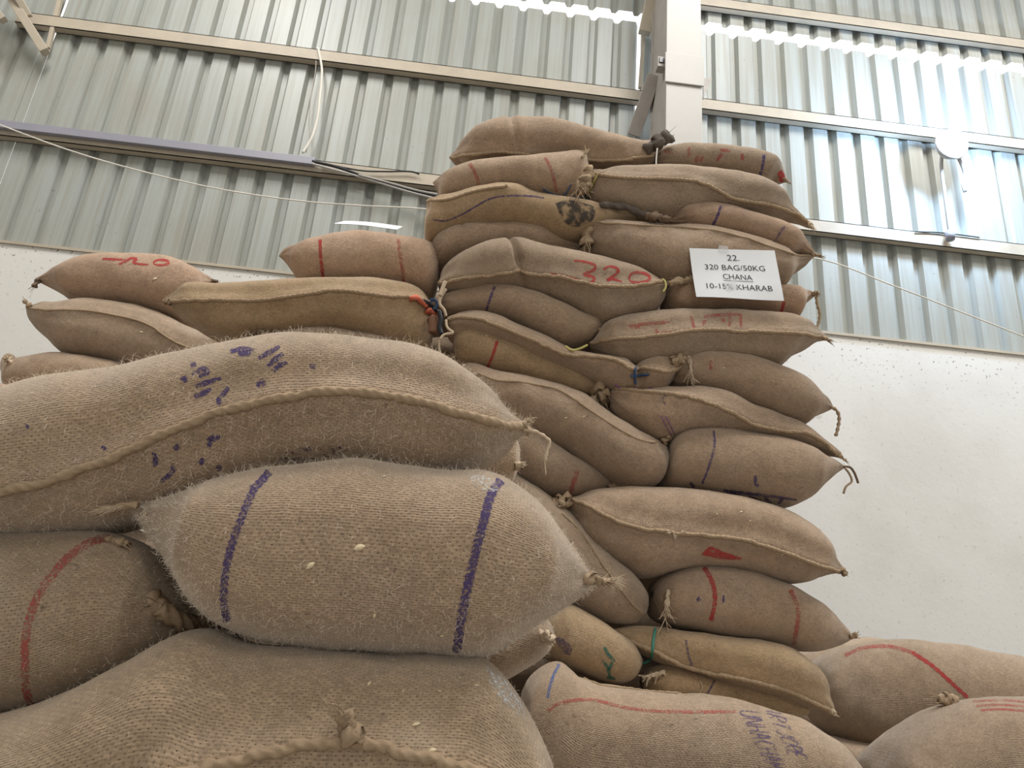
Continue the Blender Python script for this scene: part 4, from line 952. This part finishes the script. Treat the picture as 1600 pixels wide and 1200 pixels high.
# near stack corners
tuft(F1, 'tied_corner', (816, 668), (829, 656), M_fray, .007, .005, 30, .9, fr=.0009)
thread(F1, 'corner_yarn', [(818, 671), (835, 674), (848, 680), (859, 690), (855, 703), (852, 720)], .0032, M_fray, dy=-.05, on=False, twist=420, lob=2, amp=.25)
thread(F1, 'corner_yarn', [(840, 677), (855, 686), (858, 698), (851, 712), (853, 742)], .0012, M_fray, dy=-.05, on=False)
tuft(F2, 'frayed_corner', (918, 903), (955, 912), M_rope, .012, .004, 12, .5, fr=.0010)
tuft(F2, 'fray', (922, 904), (958, 910), M_fray, .004, .002, 110, .6, fr=.0007, core=False)
thread(F2, 'frayed_corner', [(215, 790), (198, 790), (182, 794), (165, 796), (150, 799)], .0065, M_rope, dy=-.06, on=False, twist=240, lob=3, amp=.25, sides=10)
tuft(F2, 'fray', (212, 790), (150, 799), M_fray, .006, .004, 60, .3, fr=.0008, length=.5, dy=-.06, core=False)
tuft(F3, 'knotted_corner', (262, 958), (222, 936), M_rope, .016, .024, 30, .8, fr=.0014)
thread(F3, 'knotted_corner', [(250, 950), (268, 963), (285, 973), (302, 978)], .013, M_rope, twist=180, lob=3, amp=.22, sides=12)
tuft(F3, 'loose_tail', (170, 842), (205, 852), M_rope, .006, .007, 8, .4)
tuft(F4, 'loose_ear', (560, 1163), (530, 1108), M_rope, .016, .012, 20, .35, fr=.0013)
tuft(F5, 'frayed_corner', (806, 728), (818, 726), M_fray, .009, .006, 22, .8, fr=.0012)
tuft(F6, 'frayed_corner', (852, 990), (862, 1004), M_fray, .012, .008, 22, .8, fr=.0012)
tuft(RB2, 'knotted_corner', (1490, 1098), (1462, 1090), M_rope, .020, .016, 16, .7)
fuzz(F1, 13000, .007, .024, .00055); fuzz(F2, 12000, .006, .020, .00050); fuzz(F3, 3500, .005, .014); fuzz(F4, 4500, .005, .014)
fuzz(F5, 1500, .005, .015); fuzz(F6, 1500, .005, .015)
fuzz(T1, 2500, .005, .014, .0004); fuzz(LB5, 1200, .004, .012, .0004); fuzz(R10, 1500, .004, .012, .0004)

# ------------------------------------------------------------------ paper notice
PC = [(1077, 387.5), (1211, 390.5), (1224, 471), (1087.5, 464.5)]      # TL TR BR BL
def surf_y(px):
    y = None
    for s_ in (R4, R5, R3, R6):
        h = castb(s_.bvh, px)
        if h is not None and (y is None or h[0][1] < y): y = h[0][1]
    return y
ys_ = [surf_y((1120, 395)), surf_y((1180, 400)), surf_y((1150, 425)), surf_y((1120, 440)), surf_y((1150, 475)), surf_y((1190, 478))]
YP = min(y for y in ys_ if y is not None)-.012
cor = [at(p, YP) for p in PC]
def pap(u, v, off=0.0):
    top = cor[0]*(1-u)+cor[1]*u; bot = cor[3]*(1-u)+cor[2]*u
    p = top*(1-v)+bot*v
    p = p + np.array([0, -.004*math.sin(u*5.2+.6)*v - .010*max(0, v-.55)*u + .004*math.sin(v*3.5+u*2) - off, 0])
    return p
notice = bpy.data.objects.new('paper_notice', None); COL.objects.link(notice); notice.location = tuple(pap(.5, 1)); nb = pap(.5, 1)
tag(notice, 'white paper notice reading 320 BAG/50KG CHANA fixed to a sack', 'notice')
V = []; F = []; nu, nv_ = 24, 16
for side in (0, -.0005):
    for j in range(nv_+1):
        for i in range(nu+1): V.append(pap(i/nu, j/nv_, side)-nb)
n1_ = (nu+1)*(nv_+1)
for j in range(nv_):
    for i in range(nu):
        a_ = j*(nu+1)+i; F.append((a_, a_+nu+1, a_+nu+2, a_+1)); F.append((n1_+a_, n1_+a_+1, n1_+a_+nu+2, n1_+a_+nu+1))
M_paper = plain('white_paper', (.84, .86, .89), .7, 0, .03, 10)
M_ink = plain('print_ink', (.035, .035, .045), .7)
link('sheet', mesh('sheet', V, F), M_paper, notice)
def inv_uv(px):
    """place on the sheet of a picture point"""
    P_ = at(px, YP); u, v = .5, .5
    for _ in range(20):
        e = P_-( (cor[0]*(1-u)+cor[1]*u)*(1-v)+(cor[3]*(1-u)+cor[2]*u)*v)
        du = (cor[1]-cor[0])*(1-v)+(cor[2]-cor[3])*v; dv = (cor[3]-cor[0])*(1-u)+(cor[2]-cor[1])*u
        A_ = np.stack([du[[0, 2]], dv[[0, 2]]], 1); s_ = np.linalg.solve(A_, e[[0, 2]]); u += s_[0]; v += s_[1]
    return u, v
def text(body, pl, pr, ph):
    """one line of print from pl to pr (baseline ends in the picture), cap height ph of the sheet"""
    cu = bpy.data.curves.new('text', 'FONT'); cu.body = body; cu.size = 1; cu.resolution_u = 3
    ob = bpy.data.objects.new('text', cu); COL.objects.link(ob)
    dg = bpy.context.evaluated_depsgraph_get(); me = bpy.data.meshes.new_from_object(ob.evaluated_get(dg)); bpy.data.objects.remove(ob)
    bm = bmesh.new(); bm.from_mesh(me); bmesh.ops.triangulate(bm, faces=bm.faces); bmesh.ops.subdivide_edges(bm, edges=[e for e in bm.edges if e.calc_length() > .3], cuts=2, use_grid_fill=False)
    bm.to_mesh(me); bm.free()
    co = np.array([v.co[:] for v in me.vertices]); x0_, x1_ = co[:, 0].min(), co[:, 0].max()
    ul, vl = inv_uv(pl); ur, vr = inv_uv(pr)
    for v in me.vertices:
        t = (v.co.x-x0_)/(x1_-x0_); p = pap(ul+(ur-ul)*t, vl+(vr-vl)*t-v.co.y/.69*ph, .0012)-nb
        v.co = Vector(p)
    me.update(); link('printed_line', me, M_ink, notice)
text('22.', (1137, 406.5), (1156, 407), .115)
text('320 BAG/50KG', (1102, 420.5), (1196, 423.5), .105)
text('CHANA', (1130, 436), (1176, 438), .105)
text('10-15% KHARAB', (1104, 451), (1207, 456), .105)
ul_ = [inv_uv((1130, 438.5)), inv_uv((1177, 440.5))]
V = []; F = []
for k in range(9):
    t = k/8; u_ = ul_[0][0]*(1-t)+ul_[1][0]*t; v_ = ul_[0][1]*(1-t)+ul_[1][1]*t
    V += [pap(u_, v_-.005, .0012)-nb, pap(u_, v_+.005, .0012)-nb]
    if k: F.append((2*k-2, 2*k-1, 2*k+1, 2*k))
link('underline', mesh('underline', V, F), M_ink, notice)
m_tp, ntp, btp = new_mat('clear_tape'); btp.inputs['Base Color'].default_value = (.9, .9, .92, 1); btp.inputs['Roughness'].default_value = .08; btp.inputs['Alpha'].default_value = .45
for (pa, pb_, pc_, pd) in (((1123, 383), (1138, 385), (1139, 395), (1122, 393)), ((1128, 441), (1150, 438), (1153, 452), (1134, 455))):
    us = [inv_uv(p) for p in (pa, pb_, pc_, pd)]; V = []; F = []
    for j in range(4):
        for i in range(5):
            s_, t = i/4, j/3
            u_ = (us[0][0]*(1-s_)+us[1][0]*s_)*(1-t)+(us[3][0]*(1-s_)+us[2][0]*s_)*t; v_ = (us[0][1]*(1-s_)+us[1][1]*s_)*(1-t)+(us[3][1]*(1-s_)+us[2][1]*s_)*t
            V.append(pap(u_, v_, .002+.0016*math.sin(i*2.1+j*1.7))-nb)
    for j in range(3):
        for i in range(4): a_ = j*5+i; F.append((a_, a_+5, a_+6, a_+1))
    link('tape', mesh('tape', V, F), m_tp, notice)

# white sheet lying on the pinkish sack: seen edge on
pk = castb(LB7.bvh, (572, 368)); yk = LB7.Y-.03
pa_, pb_ = at((526, 359), yk), at((622, 367), yk); zt_ = max(pa_[2], pb_[2])
V = []; F = []
for side in (0, .0012):
    for j in range(5):
        for i in range(13):
            u, v = i/12, j/4
            p = pa_*(1-u)+pb_*u; p = p+np.array([0, v*.16-.06, .004*math.sin(u*4)+.112*v-.012+side]); V.append(p)
for j in range(4):
    for i in range(12): a_ = j*13+i; F.append((a_, a_+13, a_+14, a_+1)); F.append((65+a_, 65+a_+1, 65+a_+14, 65+a_+13))
ps = link('paper_sheet', mesh('paper_sheet', V, F), M_paper); tag(ps, 'white paper sheet lying on top of the pinkish sack', 'paper')

# ------------------------------------------------------------------ husks and straw on the sacks
hv_ = []
for k in range(9):
    t = k/8; wv_ = .28*math.sin(math.pi*t)**.8
    hv_ += [(t-.5, -wv_, .05*math.sin(math.pi*t)), (t-.5, 0, .16*math.sin(math.pi*t)), (t-.5, wv_, .05*math.sin(math.pi*t)), (t-.5, 0, -.03)]
hf = []
for k in range(8):
    for j in range(4): a_ = 4*k; hf.append((a_+j, a_+(j+1) % 4, a_+4+(j+1) % 4, a_+4+j))
husk_me = mesh('grain_husk', hv_, hf); husk_me.materials.append(M_husk)
HUSK = [(F2, 562, 856, .020, 20, 'pale wedge of husk lying in the middle of the purple-striped near sack'), (F2, 485, 884, .017, 40, 'thin straw bit beside the wedge of husk on the purple-striped near sack'),
        (F4, 650, 1132, .014, 35, None), (F4, 675, 1173, .014, 20, None), (F4, 744, 1071, .008, 10, None), (F4, 630, 1080, .006, 60, None), (F4, 687, 1080, .006, -40, None), (F4, 577, 1068, .010, 70, None),
        (F2, 585, 962, .010, 80, None), (F2, 690, 993, .008, 20, None), (F2, 228, 802, .010, 0, None), (F4, 615, 1032, .009, 0, None), (F2, 600, 745, .008, 60, None),
        (T9, 884, 653, .009, 0, None), (T9, 912, 651, .008, 50, None), (T7, 782, 492, .014, 50, None), (T8, 760, 525, .010, -10, None), (LB1, 242, 436, .018, 30, None), (LB2, 221, 519, .014, 0, None),
        (R10, 1158, 800, .010, 25, None), (R10, 1120, 803, .008, 80, None), (R10, 1222, 866, .009, 0, None), (R10, 1172, 814, .007, 0, None), (R7, 1131, 575, .008, 0, None), (T9, 870, 580+25, .010, 25, None)]
SHORT = {F2: 'near sack with two purple stripes', F4: 'dusty bottom sack of the near stack', T9: 'big plump sloping sack', T7: 'wavy-seamed sack', T8: 'tan sack with one red stripe', LB1: 'sack with red digits', LB2: 'sack with the curving stitched line', R10: 'sack with the red blotch', R7: 'smooth seamless sack'}
for (sk, x, y, ln, rot, lab) in HUSK:
    h = castb(sk.bvh, (x, y))
    if h is None: continue
    p_, nrm_ = h; nrm_ = nrm_ if nrm_@(CAM-p_) > 0 else -nrm_
    zax = Vector(nrm_); xax = Vector(CR*math.cos(math.radians(rot))+CU*math.sin(math.radians(rot))); xax = (xax-zax*xax.dot(zax)).normalized(); yax = zax.cross(xax)
    o = link('grain_husk', husk_me); o.matrix_world = Matrix(((xax.x*ln, yax.x*ln, zax.x*ln, p_[0]+nrm_[0]*.0008), (xax.y*ln, yax.y*ln, zax.y*ln, p_[1]+nrm_[1]*.0008), (xax.z*ln, yax.z*ln, zax.z*ln, p_[2]+nrm_[2]*.0008), (0, 0, 0, 1)))
    tag(o, lab or 'tiny pale grain husk on the '+SHORT[sk], 'husk', 'grain husks on the sacks')

# ------------------------------------------------------------------ the rest of the stacks: rows behind and layers below
def spare_mesh():
    ns, nr = 34, 22; V = []; F = []; UV = []
    for i in range(ns):
        s_ = i/(ns-1); x = (s_-.5)*.86; t = abs(2*s_-1); a = .098*(1-t**3.2)**.62+.002; b = .225*(1-t**6)**.5+.004
        for j in range(nr):
            ph = 2*math.pi*j/nr; c_, n_ = math.cos(ph), math.sin(ph)
            V.append((x, b*math.copysign(abs(c_)**.85, c_), a*math.copysign(abs(n_)**.8, n_)+.098+.006*noise.noise(Vector((x*6, c_*2, n_*2))))); UV.append((x, j/nr*.7))
    for i in range(ns-1):
        for j in range(nr): j2 = (j+1) % nr; F.append((i*nr+j, (i+1)*nr+j, (i+1)*nr+j2, i*nr+j2))
    F.append(tuple(range(nr))); F.append(tuple((ns-1)*nr+j for j in range(nr-1, -1, -1)))
    return mesh('jute_sack', V, F, True, UV)
SPM = spare_mesh(); SPM.materials.append(JG)
def spare(x, y, z, label, group, sx=1.0, sz=1.0):
    o = link('jute_sack', SPM); o.location = (x, y, z); o.scale = (sx, 1, sz); o.rotation_euler = (0, 0, random.uniform(-.02, .02)+(math.pi if random.random() < .5 else 0))
    tag(o, label, 'sack', group)
def column(x, y, ztop, n, label, group, sx=1.0):
    step = ztop/n
    for k in range(n): spare(x+random.uniform(-.02, .02), y+random.uniform(-.02, .02), k*step, ORD[k]+' layer off the floor, '+label, group, sx, step/.196)
ORD = 'first second third fourth fifth sixth seventh eighth ninth tenth eleventh twelfth thirteenth fourteenth fifteenth'.split()
def low(*sk): return min(s.P[:, 2].min() for s in sk)
z_b = low(Bs); column(.08, 2.24, z_b-.0, max(3, round(z_b/.2)), 'brown sack under the stamped sack, low-stack end', 'lower layers of the tall stack', 1.0); column(.95, 2.24, z_b, max(3, round(z_b/.2)), 'brown sack under the stamped sack, white-wall end', 'lower layers of the tall stack')
for xx in (.08, .82):
    column(xx, 3.02, H+1.45, 13, 'brown sack behind the tall stack, '+('low-stack end' if xx < .5 else 'white-wall end'), 'row behind the face of the tall stack', .93)
z_l = low(LB6)-.01
column(-.52, 2.50, z_l, round(z_l/.2), 'brown sack below the golden tan sack', 'layers below the golden tan sack', .98)
z_l = low(LB3)-.01
column(-1.62, 3.0, z_l, round(z_l/.2), 'brown sack of the far low stack, outer end', 'layers of the far low stack'); column(-.74, 3.0, z_l, round(z_l/.2), 'brown sack of the far low stack, tall-stack end', 'layers of the far low stack')
z_l = low(LB4)-.01; column(-1.55, 2.52, z_l, round(z_l/.2), 'brown sack below the pale peeping sack', 'layers below the pale peeping sack')
z_f = low(F4, F3); column(-.40, 1.40, z_f, max(3, round(z_f/.2)), 'brown sack under the dusty chaff-speckled sack', 'lower layers of the near stack')
column(-1.28, 1.45, low(F3), max(3, round(z_f/.2)), 'brown sack under the red-striped near sack', 'lower layers of the near stack')
z_f = low(F6)-.005; column(-.16, 1.80, z_f, round(z_f/.2), 'brown sack behind the near stack, aisle end', 'row behind the near stack', .9); column(-1.0, 1.86, H+.42, 8, 'brown sack behind the near stack, outer end', 'row behind the near stack', .9)
z_r = low(RB2); column(1.86, 2.62, z_r, max(3, round(z_r/.2)), 'grey sack under the red-banded sack by the wall', 'layers below the heap by the wall'); z_r = low(RB1)+.07; column(1.70, 3.20, z_r, max(3, round(z_r/.2)), 'grey sack under the sack with the slanting stripe', 'layers below the heap by the wall'); column(1.55, 3.72, low(RB0)-.002, 5, 'grey sack under the pale one by the wall', 'layers below the heap by the wall')
